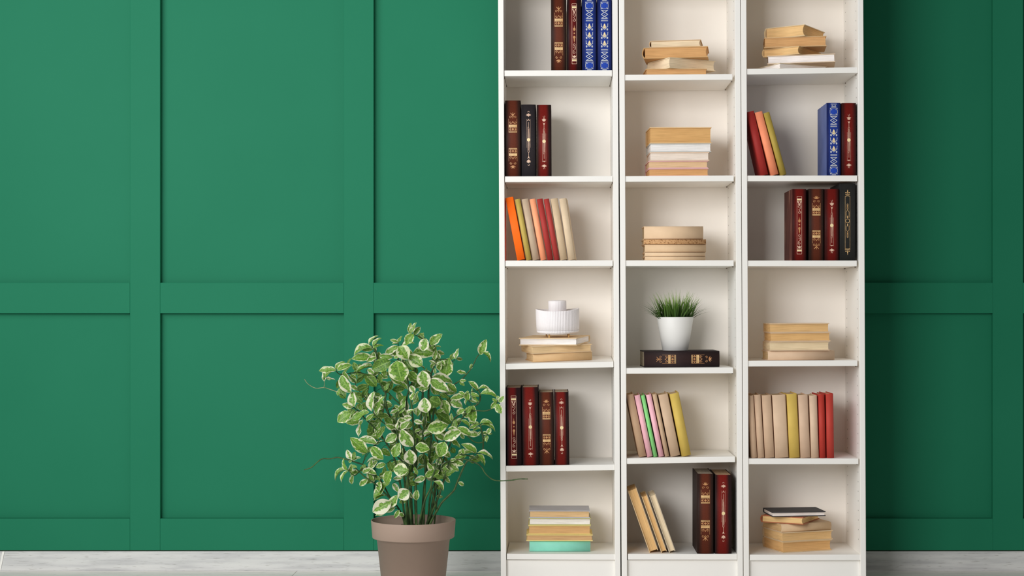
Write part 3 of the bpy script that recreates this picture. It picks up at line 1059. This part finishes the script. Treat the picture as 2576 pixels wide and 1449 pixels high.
upright('R3', g, [
    (1993.2, 35.6, 180, 0, .010, .19, leather('redb', 'strip', 'scratched'), 'red book with gilt strip and a scratched brown cover, leftmost of four'),
    (2035.2, 37.4, 180.5, 0, .010, .19, leather('brown', 'brown', flip=True), 'brown gilt crown-band book beside the scratched red one'),
    (2074.4, 36.4, 180, 0, .010, .19, leather('redb', 'needle'), 'red gilt needle book left of the tall black book'),
    (2112.4, 39.8, 193.6, 0, .010, .19, leather('black2', 'frame'), 'tall black book with thin gilt frame, by the right bookcase side'),
])
g = 'stack on the fourth shelf of the right bookcase'
stack('R4', g, [
    ('spine', 168.6, .14, 23.6, 1932.0, .025, 1.5, (206, 178, 150), (206, 176, 130), 'tan book lying spine-out at the bottom of the neat four-book stack'),
    ('fore', 152.2, .14, 23.0, 1935.6, .022, 2, (206, 180, 150), (230, 210, 174), 'cream-paged book on the spine-out tan one, neat four-book stack'),
    ('fore', 152, .14, 22.4, 1938.6, .022, 2, (206, 178, 146), (222, 176, 112), 'orange-paged book second from the top of the neat four-book stack'),
    ('fore', 151, .14, 23.0, 1936.6, .022, 2, (208, 180, 146), (220, 178, 118), 'orange-paged book on top of the neat four-book stack'),
])
g = 'upright books on the fifth shelf of the right bookcase'
KR = (206, 176, 148)
upright('R5', g, [
    (1890.2, 15.0, 157, 3.3, .016, .145, cloth(KR), 'slim beige book first at the left in the row with one yellow'),
    (1906.4, 17.0, 158.6, 3.3, .016, .145, cloth((208, 178, 150)), 'slim beige book second from the left in the row with one yellow'),
    (1925.0, 24.0, 157.5, 3.1, .016, .145, cloth((202, 172, 144)), 'medium beige book left of the widest beige one'),
    (1950.6, 34.0, 158, 2.8, .016, .15, cloth((212, 184, 156)), 'widest beige book, left of the yellow book'),
    (1986.4, 26.2, 161, 2.6, .016, .15, cloth((206, 176, 90)), 'yellow book standing among beige books'),
    (2014.2, 25.0, 158, 2.3, .016, .15, cloth((208, 178, 152)), 'beige book just right of the yellow one'),
    (2041.0, 19.8, 157, 1.8, .016, .145, cloth((212, 184, 158)), 'creased beige book left of the two red books'),
    (2062.4, 15.6, 160, 1.2, .014, .145, cloth((176, 56, 46)), 'red book standing between the creased beige book and the last red'),
    (2080.4, 18.6, 162, .8, .014, .145, cloth((182, 64, 54)), 'red book standing last at the right of its row'),
])
g = 'stack on the bottom shelf of the right bookcase'
stack('R6', g, [
    ('fore', 130, .155, 27.0, 1969.8, .04, 19, (206, 176, 134), (214, 166, 104), 'thick orange-paged book at the bottom of the bottom-right stack'),
    ('fore', 135, .15, 23.4, 1968.2, .04, 19, (206, 182, 146), (220, 180, 122), 'orange-paged book second from bottom of the bottom-right stack'),
    ('spine', 133, .15, 20.8, 1966.4, .04, 19, (204, 174, 138), (206, 170, 118), 'tan spine-out book under the red-brown one, bottom-right stack'),
    ('end_l', 102, .175, 18.4, 2020.8, .024, -27, (166, 100, 68), (230, 192, 130), 'red-brown covered book turned diagonally under the black book'),
    ('fore', 137, .13, 12.0, 1942.8, .035, 6.5, (62, 60, 62), (248, 240, 238), 'thin black book with white pages on top of the bottom-right stack'),
])
# ------------------------------------------------------------------ white ribbed diffuser
mwL4 = SHELF['L4'][0]
S1 = sc_at(.11)
vC = .095
dif = tag(empty('aroma_diffuser', mwL4 @ Matrix.Translation((u_of('L4', 1405, vC), vC, TOP_L4[-1] + 0.0002))),
          'white ribbed ceramic diffuser on short golden legs, on a stack of three books', 'diffuser')
for ax, ay in ((-.034, -.045), (.042, -.04), (-.045, .04), (.04, .045)):
    lb = bmesh.new()
    lathe(lb, [(.0022, 0), (.0027, .001), (.0032, .0132)], 14)
    mesh_obj('leg', lb, M['woodleg'], dif, Matrix.Translation((ax * .86, ay * .86, 0)), True)
NR = 84
def ribs(r, z, a):
    return r * (1 + 0.018 * abs(math.sin(a * NR / 2)) ** 0.7 - .012), z
R = 109 / 2 * S1
bb = bmesh.new()
lathe(bb, [(.03, .0112), (R * .76, .0114), (R * .88, .0128), (R * .955, .0175), (R * .975, .0232)], NR * 6, ribs)
mesh_obj('base', bb, M['ceramic'], dif, None, True)
def rim(r, z, a):
    rr, zz = ribs(r, z, a) if r > R * .95 else (r, z)
    if z > .06:
        zz = z + .0058 * abs(math.cos(a)) ** 3
    return rr, zz
bb = bmesh.new()
lathe(bb, [(R * .96, .0236), (R * .98, .0244), (R * .99, .045), (R * 1.0, .0890), (R * .985, .0902), (R * .945, .0895), (R * .93, .058), (R * .93, .054), (.031, .053)], NR * 6, rim, cap=False)
mesh_obj('body', bb, M['ceramic'], dif, None, True)
bb = bmesh.new()
r2 = 45 / 2 * S1
lathe(bb, [(r2, .052), (r2, .1195), (r2 * .985, .1212), (r2 * .8, .1232), (r2 * .3, .1240)], 36 * 6,
      lambda r, z, a: (r * (1 + 0.024 * abs(math.sin(a * 18)) ** 0.7 - .015) if r > r2 * .9 else r, z))
mesh_obj('tower', bb, M['ceramic'], dif, None, True)

# ------------------------------------------------------------------ small potted grass on the black book
vG = .05 + .075
sg_ = sc_at(vG)
gx = (1699 - VX) * sg_
zt = BKT + .0008
gp = tag(empty('potted_grass', mwM4 @ Matrix.Translation((gx - SHELF['M4'][1].x, vG, zt))),
         'small dark green grass in a white conical pot, on the black book', 'potted plant')
HP = 84.5 * sg_
RT, RB = 46.5 * sg_, 32.2 * sg_
bb = bmesh.new()
lathe(bb, [(RB * .93, .0002), (RB, .0014), (RT, HP - .0008), (RT - .0006, HP), (RT - .0024, HP), (RT - .0032, HP - .002), (RT * .9, HP - .014)], 72)
mesh_obj('pot', bb, M['whitepot'], gp, None, True)
bb = bmesh.new()
lathe(bb, [(RT * .9, HP - .013), (RT * .905, HP - .011), (RT * .4, HP - .010), (.002, HP - .009)], 32)
mesh_obj('soil', bb, M['soil'], gp)
gb = bmesh.new()
rg = random.Random(4)
def blade(bm, bx, by, ang, lean, L, w, droop):
    n = 6
    d = Vector((math.cos(ang), math.sin(ang), 0))
    side = Vector((-d.y, d.x, 0))
    tw = rg.uniform(-1.2, 1.2)
    side = (side * math.cos(tw) + d * math.sin(tw)).normalized()
    prev = None
    p = Vector((bx, by, HP - .012))
    a = lean
    for i in range(n + 1):
        t = i / n
        ww = w * (1 - t ** 1.7) * (0.65 + 0.5 * math.sin(math.pi * min(t + .25, 1))) / 2 + .00012
        fold = Vector((0, 0, 1)) * ww * .0 + d * ww * .5
        cur = [bm.verts.new(p - side * ww), bm.verts.new(p + fold * .6), bm.verts.new(p + side * ww)]
        if prev:
            bm.faces.new((prev[0], prev[1], cur[1], cur[0]))
            bm.faces.new((prev[1], prev[2], cur[2], cur[1]))
        prev = cur
        a += droop / n
        p = p + (d * math.sin(a) + Vector((0, 0, 1)) * math.cos(a)) * (L / n)
for i in range(215):
    r = RT * .86 * math.sqrt(rg.random())
    th = rg.uniform(0, 2 * math.pi)
    bx, by = r * math.cos(th), r * math.sin(th)
    out = r / RT
    ang = th + rg.uniform(-.5, .5)
    lean = out * rg.uniform(.0, .62) + rg.uniform(-.04, .1)
    L = rg.uniform(.052, .104) * (1 - .14 * out) + .012
    blade(gb, bx, by, ang, lean, L, rg.uniform(.0034, .0058), rg.uniform(.05, .5))
for i in range(44):   # long thin outer blades
    th = rg.choice([0, math.pi]) + rg.uniform(-.7, .7)
    r = RT * rg.uniform(.45, .85)
    blade(gb, r * math.cos(th), r * math.sin(th), th, rg.uniform(.45, .95), rg.uniform(.075, .098), rg.uniform(.0022, .0036), rg.uniform(.3, .8))
go = mesh_obj('grass_blades', gb, M['grass'], gp)
go['kind'] = 'stuff'

# ------------------------------------------------------------------ big potted plant
PY = -0.15
sp_ = (D + PY) / F
PX = (1040 - VX) * sp_
ZR = CZ + (VY - 1307) * sp_            # rim height
plant = tag(empty('potted_plant', Matrix.Translation((PX, PY, 0))),
            'large bushy plant with cream-edged variegated leaves in a taupe pot on the floor', 'potted plant')
R0 = 107 * sp_
bb = bmesh.new()
zb = ZR - 44 * sp_
RBt, RBb = 92 * sp_, 76 * sp_
lathe(bb, [(RBb * .92, .001), (RBb, .004), (RBt, zb + .001), (R0 * .952, zb), (R0 * .962, zb + .002), (R0 - .0012, ZR - .002), (R0 - .0018, ZR),
           (R0 - .0034, ZR), (R0 - .0042, ZR - .002), (R0 * .93, ZR - .03)], 96)
pot = mesh_obj('pot', bb, M['pot'], plant, None, True)
for p in pot.data.polygons:
    pass
bb = bmesh.new()
lathe(bb, [(R0 * .93, ZR - .034), (R0 * .93, ZR - .031), (R0 * .6, ZR - .029), (.01, ZR - .027)], 48,
      lambda r, z, a: (r, z + .002 * math.sin(5 * a + r * 90)))
mesh_obj('soil', bb, M['soil'], plant)

OFF = Vector((PX, PY, 0))
STEMS = [  # (r0, r1 mm, depth at foot, depth at tip, points from foot to tip)
 (4.0, 2.4, -.02, -.02, [(1082, 1318), (1108, 1269), (1125.5, 1250), (1142, 1233), (1149, 1216), (1155.6, 1200), (1164.6, 1179), (1174.5, 1161), (1188, 1153), (1201, 1149), (1213, 1138), (1215.6, 1114), (1213, 1092), (1208, 1068)]),
 (2.2, 1.8, -.03, -.02, [(1125, 1085), (1150, 1085), (1167, 1092), (1179.6, 1099), (1189.5, 1109), (1203, 1114), (1215, 1112)]),
 (4.2, 3.2, .0, -.01, [(1074, 1318), (1091, 1279), (1105, 1244), (1114.6, 1214), (1124, 1181), (1128, 1166)]),
 (3.0, 1.7, .01, -.06, [(1094, 1240), (1099, 1205), (1106, 1185), (1117, 1168), (1135, 1157), (1149, 1154.5), (1167, 1155), (1183.6, 1160), (1199, 1165.5), (1211, 1175), (1219.5, 1189), (1229, 1199), (1241, 1207), (1258, 1209.6), (1287, 1208), (1306, 1205), (1327.7, 1205)]),
 (2.6, 1.6, -.01, .0, [(1128, 1166), (1137, 1156), (1150, 1147), (1163, 1144), (1178, 1146), (1192, 1150)]),
 (3.8, 2.6, .02, .0, [(1080, 1316), (1092, 1240), (1105, 1170), (1118, 1130), (1130, 1090), (1140, 1059), (1150, 1046), (1175, 1031), (1198, 1019), (1206, 1010), (1208.6, 996), (1204, 983)]),
 (3.4, 1.8, .03, -.03, [(1083, 1316), (1100, 1210), (1115, 1160), (1135, 1110), (1150, 1072), (1160, 1057), (1172, 1040), (1185, 1034.6), (1200, 1033), (1217, 1034), (1230, 1031.5), (1240, 1026), (1249, 1015)]),
 (3.0, 1.6, .03, .04, [(1076, 1200), (1085, 1100), (1092, 1030), (1105, 1000), (1125, 985), (1140, 969), (1159.6, 955.6), (1171, 944), (1182, 931), (1192, 914.6), (1198, 901), (1204, 893)]),
 (4.0, 2.2, .02, .03, [(1060, 1318), (1070, 1200), (1085, 1100), (1078, 1010), (1080, 965), (1086.7, 935), (1093, 917), (1092, 899), (1094, 886), (1086.7, 877), (1079, 864.6)]),
 (1.8, 1.0, .03, .05, [(1093, 907), (1109, 904), (1121.5, 904), (1131.4, 907.5), (1141, 908), (1147, 899)]),
 (4.0, 2.4, -.05, -.04, [(1048, 1320), (1045, 1200), (1042, 1126.5), (1041, 1089), (1039, 1064), (1037, 1039.5), (1034.7, 1014.7), (1031, 990), (1027, 965), (1021, 935), (1012, 905)]),
 (4.0, 2.4, -.06, -.06, [(1035, 1320), (1025, 1200), (1017.6, 1139), (1010, 1114), (1001, 1096.7), (997.7, 1077), (997.7, 1049.5), (1004, 1035), (1020, 1024)]),
 (2.0, 1.2, -.06, -.08, [(996.5, 1093), (973, 1070.6), (956.7, 1057), (944, 1045)]),
 (3.8, 2.2, .0, .0, [(1030, 1320), (1010, 1150), (990, 1080), (979, 1046), (973, 1024.6), (969, 1006), (970, 990), (957, 965), (953, 935), (950, 905), (946, 885), (936, 874)]),
 (2.4, 2.0, .04, .02, [(1022, 1100), (1012, 1040), (1006, 1018), (991.5, 1003.5), (978, 988.6)]),
 (2.8, 2.0, .01, .02, [(960, 1044.5), (965, 1027), (968, 1006), (970, 988), (985, 960), (1000, 915), (1003, 880)]),
 (3.6, 1.8, -.04, -.05, [(1020, 1320), (1000, 1180), (975, 1120), (950, 1085), (925, 1060), (903, 1037), (890, 1025)]),
 (3.2, 1.8, -.02, .01, [(1016, 1310), (1002.5, 1279), (982, 1252.5), (961, 1214), (945, 1196), (918, 1172), (894, 1162.6), (865, 1154), (848, 1150.6), (831.5, 1154), (812, 1154), (800, 1161), (783, 1176), (765, 1182)]),
 (2.8, 1.6, -.04, -.06, [(990, 1264), (957, 1229), (935, 1211), (918, 1200), (907, 1190), (896, 1179), (888, 1172)]),
 (2.6, 1.6, -.02, -.06, [(961, 1215), (947, 1201), (926.6, 1189), (913, 1179), (902, 1188), (891, 1196), (878, 1185)]),
 (1.6, 1.0, .04, .03, [(856, 992), (848, 986), (831.5, 980), (815, 975), (794, 976.5), (775, 966), (766, 954)]),
 (1.0, .8, .03, .03, [(815, 975), (816, 966), (815.5, 955)]),
 (2.4, 1.6, .03, -.02, [(966, 985), (949, 951.6), (939, 946.6), (920, 941.6), (902, 936.7), (883, 938.5), (874.5, 940), (854.6, 941.6), (844.7, 932)]),
 (1.6, 1.2, .02, .02, [(950, 1010), (920, 1000), (897, 974), (893, 961.5), (877, 944)]),
 (3.8, 2.6, -.06, -.05, [(1022, 1320), (1023, 1217), (1030, 1190), (1025, 1170), (1012, 1160), (1000, 1150)]),
 (4.2, 3.6, -.03, -.01, [(1046, 1320), (1045, 1240), (1046, 1180), (1050, 1100), (1060, 1040), (1064, 980)]),
 (3.8, 2.6, -.07, -.04, [(1054, 1320), (1069, 1258), (1083, 1228), (1086, 1205), (1092, 1188), (1110, 1140)]),
 (3.8, 3.0, .0, -.02, [(1066, 1320), (1068, 1244), (1070, 1175), (1063, 1110), (1070, 1050), (1076, 1010)]),
 (3.4, 2.4, .02, .0, [(1076, 1318), (1083, 1244), (1095, 1208), (1095, 1170), (1104, 1148), (1115, 1112)]),
 (3.0, 2.0, .05, .03, [(1093, 1314), (1100, 1250), (1103, 1210), (1104, 1190), (1100, 1120), (1110, 1050)]),
 (2.6, 2.0, -.03, -.02, [(1098, 1279), (1090, 1250), (1086, 1226)]),
 (4.0, 2.8, .04, .03, [(1026, 1316), (1022, 1250), (1014, 1180), (1000, 1110), (985, 1060), (965, 1020), (925, 990)]),
 (3.8, 2.6, .05, .05, [(1038, 1314), (1034, 1230), (1038, 1150), (1030, 1080), (1022, 1010), (1040, 950), (1050, 900)]),
]
ZS = ZR - .034
tips = []
for r0, r1, d0, d1, pts in STEMS:
    n = len(pts)
    P3 = []
    for i, (x, y) in enumerate(pts):
        t = i / (n - 1)
        q = W3(x, y, PY + d0 * .7 + (d1 - d0 * .7) * t) - OFF
        P3.append(q)
    if pts[0][1] > 1309:
        P3.insert(0, Vector((P3[0].x * .97, P3[0].y, ZS)))
    cur = catmull(P3, 4)
    sb = bmesh.new()
    tube(sb, cur, r0 / 1000 * .92, r1 / 1000 * .92, 8, True)
    mesh_obj('stem', sb, M['dry'] if r0 <= 1.6 and pts[0][0] < 900 else M['stem'], plant, None, True)
    for q in cur:
        tips.append(q)

def leaf_mesh(name, arch, fold, wave, sharp):
    bm = bmesh.new()
    uvl = bm.loops.layers.uv.new('UVMap')
    nu, nv = 6, 10
    grid = []
    for j in range(nv + 1):
        v = j / nv
        w = (math.sin(math.pi * v ** sharp) ** 0.72) * .5 if 0 < v < 1 else 0.0
        w = max(w, .018 if v < .5 else .004)
        row_ = []
        for i in range(nu + 1):
            u = -1 + 2 * i / nu
            x = u * w
            z = arch * (4 * v * (1 - v)) - arch * 1.2 * v * v + fold * abs(u) * w + wave * math.sin(v * 9 + u) * abs(u) * w
            row_.append((bm.verts.new((x, v, z)), (u, v)))
        grid.append(row_)
    for j in range(nv):
        for i in range(nu):
            q = (grid[j][i], grid[j][i + 1], grid[j + 1][i + 1], grid[j + 1][i])
            f = bm.faces.new([a for a, _ in q])
            f.smooth = True
            for l, (_, uvv) in zip(f.loops, q):
                l[uvl].uv = uvv
    me = bpy.data.meshes.new(name)
    bm.normal_update()
    bm.to_mesh(me)
    bm.free()
    return me
LM = {}
for mk in ('leaf', 'leafw', 'leafg'):
    LM[mk] = [leaf_mesh('leaf', .10, .35, .10, .92), leaf_mesh('leaf', .05, .22, .18, .86), leaf_mesh('leaf', .16, .45, .06, .98)]
    for me in LM[mk]:
        me.materials.append(M[mk])

LEAVES = """
934.7 874.6 891.9 888 14 v A;929 868 949 845 6 v;939 872 956.5 851 8 v;938 878 962.7 869 6 v;936.6 880 912 880 10 v;941 886 942 910 11 w;936 903 888.8 901 18 v;980.7 909 939 928 28 g F;987 899 956 896 14 w
935 918 908 925 10 w;897 940 936 920 5 v;843.4 931.7 805 932 14 v F;844.7 930 865 910.6 10 v;849.6 931.7 882 918 13 v F;843 933 817 950 8 v;817 934 815.5 958 10 w B;818 954 841.5 955 5 w B;871 938 882 903 11 g B;897 935 908 915.5 6 g B
860 945 880 986 24 w F;864.5 934 876 954 12 v;946 971 920 943 22 g;922 943 898 963 11 g B;927 970 897 981 14 g;859.6 954 848 975 12 g B;925 929 940 940 12 w;882 942 896 951 8 v
1031 838.5 1033 814 10.5 v;1034.5 838.5 1045.7 813 10 w;1042 842 1055.6 823.6 13 v;1039.5 841 1022 864.6 20 v F;1054 840 1065 852 13 g;1063 846 1065 837 5 v;1072 853 1063 881 23 w F;1083 866 1109.7 842 19 v;1088 876 1094 866 10 v;1095 873 1108.5 872.7 3 v
1001 861 983 855 8 v;1002 862 1011 846 6 v;1001 864.6 987 864.6 5 v;1012 873 1039.5 862 8 v;1001 872 970.5 889.5 15 w;1003.5 873 1024.6 901 30 v F;991 901 1006 896 6 v F;998.5 909 1009.7 957 44 v F;1061 918.7 1029 895 27 v F;1041 888 1093.5 889.5 27 v
1020 908 1037 929 20 g;1039.5 912 1067 927 6 v;1037 924 1049.5 939 13 g;1016 879.5 1037 889.5 12 v;966 945 969 925.5 12 v;972 944 982 935 8 v;1095 917 1080.5 908 6 w;1096.6 914 1100 898 14 v B;1099 919 1110 910 4 w;1120 946 1128 904 31 v
1095 940 1094 927 7 w;1083 954 1134 958 20 w A;1082 955 1126 983 24 w F;1126 966 1147 985 14 v;1063 934 1072 973 29 w F;1083 951.6 1073 927 7 v;1031 935 1052 955 13 v;1027 940 1049 961.5 20 v B;1054 979 1078 975 14 v;979 949 1023 976 14 v;987 960 974 981 18 g;988.6 981 1017 976 16 g B
1208 891 1221.7 857 18 v;1210.5 888 1234 906 7 v A;1146 903 1153 878 9 w;1201 981.6 1181 960 11 v;1204 980 1233 980 6 v A;1209 993 1248 996.5 11 v A;1205.5 1009 1187 979 9 v;1204 998 1184 991.6 8 v;1177 1006.5 1176 985 15 v;1169.5 995 1136 1003 14 v;1169.5 993 1154.6 986.6 8 v
1255 1011.5 1267 998 12 v;1249 1013 1236 1026 11 v;1250.4 1017 1260 1038.5 17 v;1250 1011.5 1239 1003 7 v;1255 1006.5 1251.5 996 7 v
891 1022 886 987 20 w F;886 1021 867 1016.5 8 v;881 1039.5 851 1060 25 v F;884 1027 876 1037 9 v;902 1036 883 1053 15 v;927 1037 885 1058 14 v F;904.5 1060.6 873.5 1063 17 v;913 1057 902 1096.7 11 w;935.6 1033 938 988.6 16 w F;945.5 1041 964 1000 13 w F;922 1059 939 1042 9 v F;925.7 1059 945.5 1048 5 v
942 1059 937 1089 23 g B;945 1100 925 1092 14 g B;948 1093 957 1063 11 v;949 1101.6 965.4 1074 14 v;963 1105 966.6 1077 6 w;996.5 1094 971.6 1110 20 w F;986.5 1068 968 1049.5 15 v;990 1084 997 1055 14 v;921 1138 885 1104 24 v F;947 1116.5 904.5 1105 16 w F;954 1109 931 1099 6 v;946 1119 960 1109 5 w;925 1137 934 1124 10 g
936 1125.5 961 1153 21 v F;991.5 1149 1004 1116 20 v F;957 996 945 990 8 g B;910 1012 893 987 18 g B;912 1001 926 977 12 g B;910 1032 925 1012 16 g B;908 1032 905 1014.6 11 v;868 1002 855 978 16 g B;850 995 855 977 7 v
1073 1037 1067 1003.5 28 w F;1081 1005 1106.7 1017 26 g;1098 1029.6 1080.6 1039.5 15 g B;1053 985 1045 1006 7 v;1024 1032 1022 1007 13 w;1006 1039.5 1018 1012 13 v;1006 1015 1020 997 13 g;1008 1032 982 1040 8 w;1023.5 1041 1041 1031 6 w F;1016 1052 1034.7 1050.7 13 w F;1008.6 1079 1028 1062 15 w;1001 1082 1003.6 1056 6 w;1042 1059.4 1062 1064.4 10 w
1052 1092 1051 1066 19 g B;1068 1077 1071 1047 12 v;1077 1079 1123 1070.6 28 v F;1052 1096.7 1077 1084 14 w;1038 1093 1059.5 1105 7 v;1069.5 1099 1085.6 1092 6 v;1011 1082 1036 1121.5 28 w F;1046 1124 1078 1130 22 v F;1079 1100 1074.4 1137.7 19 w B;1118 1113 1106 1147 27 v F;1118 1105 1159 1084 22 w F;1119 1104 1095.5 1092 16 v
1133 1064 1098 1038 22 g B;1116 1007 1126.6 1039.5 22 v;1134 1011 1161 1022 20 w;1154 1039.5 1167.6 1029.6 12 v;1152 1076 1184.5 1094 15 v F;1099 1037 1116.6 1029.6 8 v;1104 992 1100 972 8 g;1105.5 991 1128 1002 9 g;1033 971 1042 986 14 w;1054.5 1111.6 1069.5 1111.6 11 g B;996 1114 982.5 1131 14 g B;1090 1121.5 1104 1118 10 v
1030 1132 1036.4 1166.4 27 w F;1064 1144 1071.5 1169 20 v;1070 1197.8 1103 1184 18 v F;1069 1201.6 1044 1210 14 w F;1091.6 1212 1115.5 1231.7 9 v A;1113 1178 1128.6 1184 6 v;1048 1258 1049 1234 15 v F;1028 1234 1004 1252 27 w F;1024 1255 1006 1264 12 v;1098 1248 1113 1250 7 v;1043 1175 1050 1193 8 v;1058 1144 1062 1168 12 v;1030 1236 1039 1253 8 w;1078 1130 1091.6 1151 13 g B;1097 1158 1110 1165 14 w;1117 1136 1131 1149 14 v
882.5 1154.5 873 1133 13 w F;883 1160 905 1151 8 w;877 1183.5 864 1156 9 v;878 1164 884 1158 6 v;873 1182 842 1203 7 v A;875.5 1186 858 1211 7 v;885 1172.5 897.6 1175 6 v;954 1158.6 924 1161 6 w;948.7 1160 929 1179 12 v;969.4 1168 947 1175 12 v;979 1161 988.7 1186 14 g;1024.6 1185 992 1180 28 v F;990 1204 1011 1203 9 w;983 1185 971 1215 21 v F;970 1195 968 1175 10 g;979 1215 942 1249.7 15 v;969 1247 942 1256.6 7 v;988.7 1216.6 1002.5 1237 12 w
983 1263.5 940 1286 31 w F;982 1274.6 998 1248 18 v F;993 1277 974 1287 10 w;982 1288 947 1296 9 v;1004 1284 993 1302 10 v F;1004 1291 1016 1299 10 v;929 1137 911 1145 6 g
1190.7 1021 1189.5 1066 20 v;1208 1067 1236 1063 8 v A;1210.6 1071 1243.5 1079.5 6 v A;1205.6 1067 1182 1078 8 v;1204 1066 1177 1064.6 4 v;1210.6 1079.5 1189.5 1084.5 6 v A;1209 1086 1201 1094 5 w;1227 1091 1233 1077 10 v;1225 1091 1214 1088 8 v;1227 1096 1217 1109 10 v;1228 1093 1238 1091 4 v;1227 1098 1224 1112 5 v;1180 1075 1161 1057 7 v;1197 1139 1164.7 1118 14 v;1193 1140 1165 1140 9 v A;1202 1140 1238 1151.6 7 w F;1199 1144 1219 1168 7 v;1194.5 1148 1213 1164 5 v
1160 1091 1167 1103 9 v;1134 1107 1156 1124 9 v;1162 1129 1168 1142 8 v;1139 1060 1135 1041 8 v;1172 1018 1178 1000 5 w;1199 1014 1182 1008 5 w;1145 1151 1165 1149 8 v;1136 1127 1144 1139 12 g
1012 1005 1000 985 15 v B;1052 1010 1040 990 14 g B;1060 1020 1050 1045 14 v B;990 1030 1002 1050 15 v B;1088 1060 1100 1085 16 v B;1100 1060 1120 1050 14 v B;1010 1130 1022 1150 14 v B;1050 1150 1045 1175 13 v B;1090 1110 1100 1130 14 v B;945 1070 960 1050 14 v B;960 1130 980 1145 14 v B;1040 1030 1058 1040 14 v B;960 960 975 975 14 v B;1090 980 1105 990 14 v B;1010 950 1025 965 14 v B;1060 960 1045 975 14 v B;1000 1195 1010 1175 13 v B;1035 1200 1030 1222 12 v B;1018 1070 1030 1085 13 v B;1075 1180 1085 1165 12 v B
"""
rl = random.Random(11)
tw_ = bmesh.new()
KEY = Vector((-.45, -.62, .64)).normalized()
rf = random.Random(21)
for _ in range(42):
    a = rf.uniform(0, 6.283)
    r = rf.random() ** .5
    x, y = 1040 + 118 * r * math.cos(a), 1045 + 130 * r * math.sin(a)
    th = rf.uniform(0, 6.283)
    ln = rf.uniform(20, 34)
    LEAVES += ';%.1f %.1f %.1f %.1f %.1f %s B' % (x, y, x + ln * math.cos(th), y + ln * math.sin(th), rf.uniform(11, 17), rf.choice('vvgg'))
items = [s.split() for s in LEAVES.replace('\n', ';').split(';') if s.strip()]
for k, it in enumerate(items):
    bx, by, tx, ty, wp = map(float, it[:5])
    kind = it[5]
    flag = it[6] if len(it) > 6 else ''
    # depth from the closest stem in the frame
    b0 = W3(bx, by, PY) - OFF
    best = min(tips, key=lambda q: (q.x - b0.x) ** 2 + (q.z - b0.z) ** 2)
    gap_ = math.hypot(best.x - b0.x, best.z - b0.z)
    dep = best.y + rl.uniform(-.03, .02)
    if flag == 'F':
        dep = min(dep, 0) - rl.uniform(.035, .085)
    if flag == 'B':
        dep = max(dep, 0) + rl.uniform(.02, .07)
    if bx > 1190:
        dep = min(dep, best.y + .004)
    if tx > 1225 or bx > 1225:
        dep = min(dep, -.0)
    ex = .09
    bx, by, tx, ty = bx - (tx - bx) * .04, by - (ty - by) * .04, tx + (tx - bx) * ex, ty + (ty - by) * ex
    b3 = W3(bx, by, PY + dep) - OFF
    tilt = rl.uniform(-.25, .35)
    Lp = math.hypot(tx - bx, ty - by) * sp_
    t3 = W3(tx, ty, PY + dep - Lp * tilt * .8) - OFF
    if tx > 1225:
        t3.y = min(t3.y, .02)
    ax = (t3 - b3)
    L = ax.length
    ax.normalize()
    view = Vector((0, -1, 0))
    nrm = (view - ax * view.dot(ax)).normalized()
    side = ax.cross(nrm)
    wv = wp * sp_
    wv *= 1.22
    wr = min(max(wv, L * .46), L * .82)
    ang = math.acos(min(1, wv / wr)) if wr > wv else rl.uniform(0, .35)
    # tilt the blade about its axis towards the light
    c1 = nrm * math.cos(ang) + side * math.sin(ang)
    c2 = nrm * math.cos(ang) - side * math.sin(ang)
    n3 = c1 if c1.dot(KEY) > c2.dot(KEY) else c2
    s3 = ax.cross(n3)
    mw = Matrix((s3, ax, n3)).transposed().to_4x4()
    mw.translation = b3
    mw = mw @ Matrix.Diagonal((max(wr, wv), L, L * .9, 1))
    var = 2 if flag == 'A' else rl.randrange(2)
    mk = {'v': 'leaf', 'w': 'leafw', 'g': 'leafg'}[kind]
    link('leaf', LM[mk][var], None, plant, mw)
    if gap_ > .003:
        q = best.copy()
        mid = (q + b3) / 2 + Vector((0, 0, .004))
        tube(tw_, catmull([q, mid, b3 + ax * L * .02], 3), .0011, .0008, 5)
tw = mesh_obj('twigs', tw_, M['stem'], plant, None, True)
tw['kind'] = 'stuff'

# small leaves deeper in the crown, past the singly built ones
fb = bmesh.new()
fuv = fb.loops.layers.uv.new('UVMap')
rs = random.Random(31)
src = [LM['leaf'][0], LM['leafg'][1], LM['leaf'][1]]
pool = [q for q in tips if W3(870, 0, PY).x - PX < q.x < W3(1185, 0, PY).x - PX and W3(0, 1225, PY).z < q.z < W3(0, 880, PY).z]
for i in range(190):
    q = pool[rs.randrange(len(pool))]
    th = rs.uniform(0, 6.283)
    ax = Vector((math.cos(th), rs.uniform(-.5, .5), math.sin(th) * .9 + .1)).normalized()
    nrm = Vector((rs.uniform(-.6, .3), -1, rs.uniform(0, .9)))
    nrm = (nrm - ax * nrm.dot(ax)).normalized()
    L = rs.uniform(.020, .038)
    mw = Matrix((ax.cross(nrm), ax, nrm)).transposed().to_4x4()
    mw.translation = q + ax * .003 + Vector((0, rs.uniform(-.012, .03), 0))
    mw = mw @ Matrix.Diagonal((L * rs.uniform(.5, .62), L, L, 1))
    k = rs.randrange(3)
    me = src[k]
    vsn = [fb.verts.new(mw @ v.co) for v in me.vertices]
    uvs = me.uv_layers[0].data
    for pl in me.polygons:
        f = fb.faces.new([vsn[v] for v in pl.vertices])
        f.smooth = True
        f.material_index = 1 if k == 1 else 0
        for l, li in zip(f.loops, pl.loop_indices):
            l[fuv].uv = uvs[li].uv
fo = mesh_obj('small_leaves', fb, [M['leaf'], M['leafg']], plant)
fo['kind'] = 'stuff'
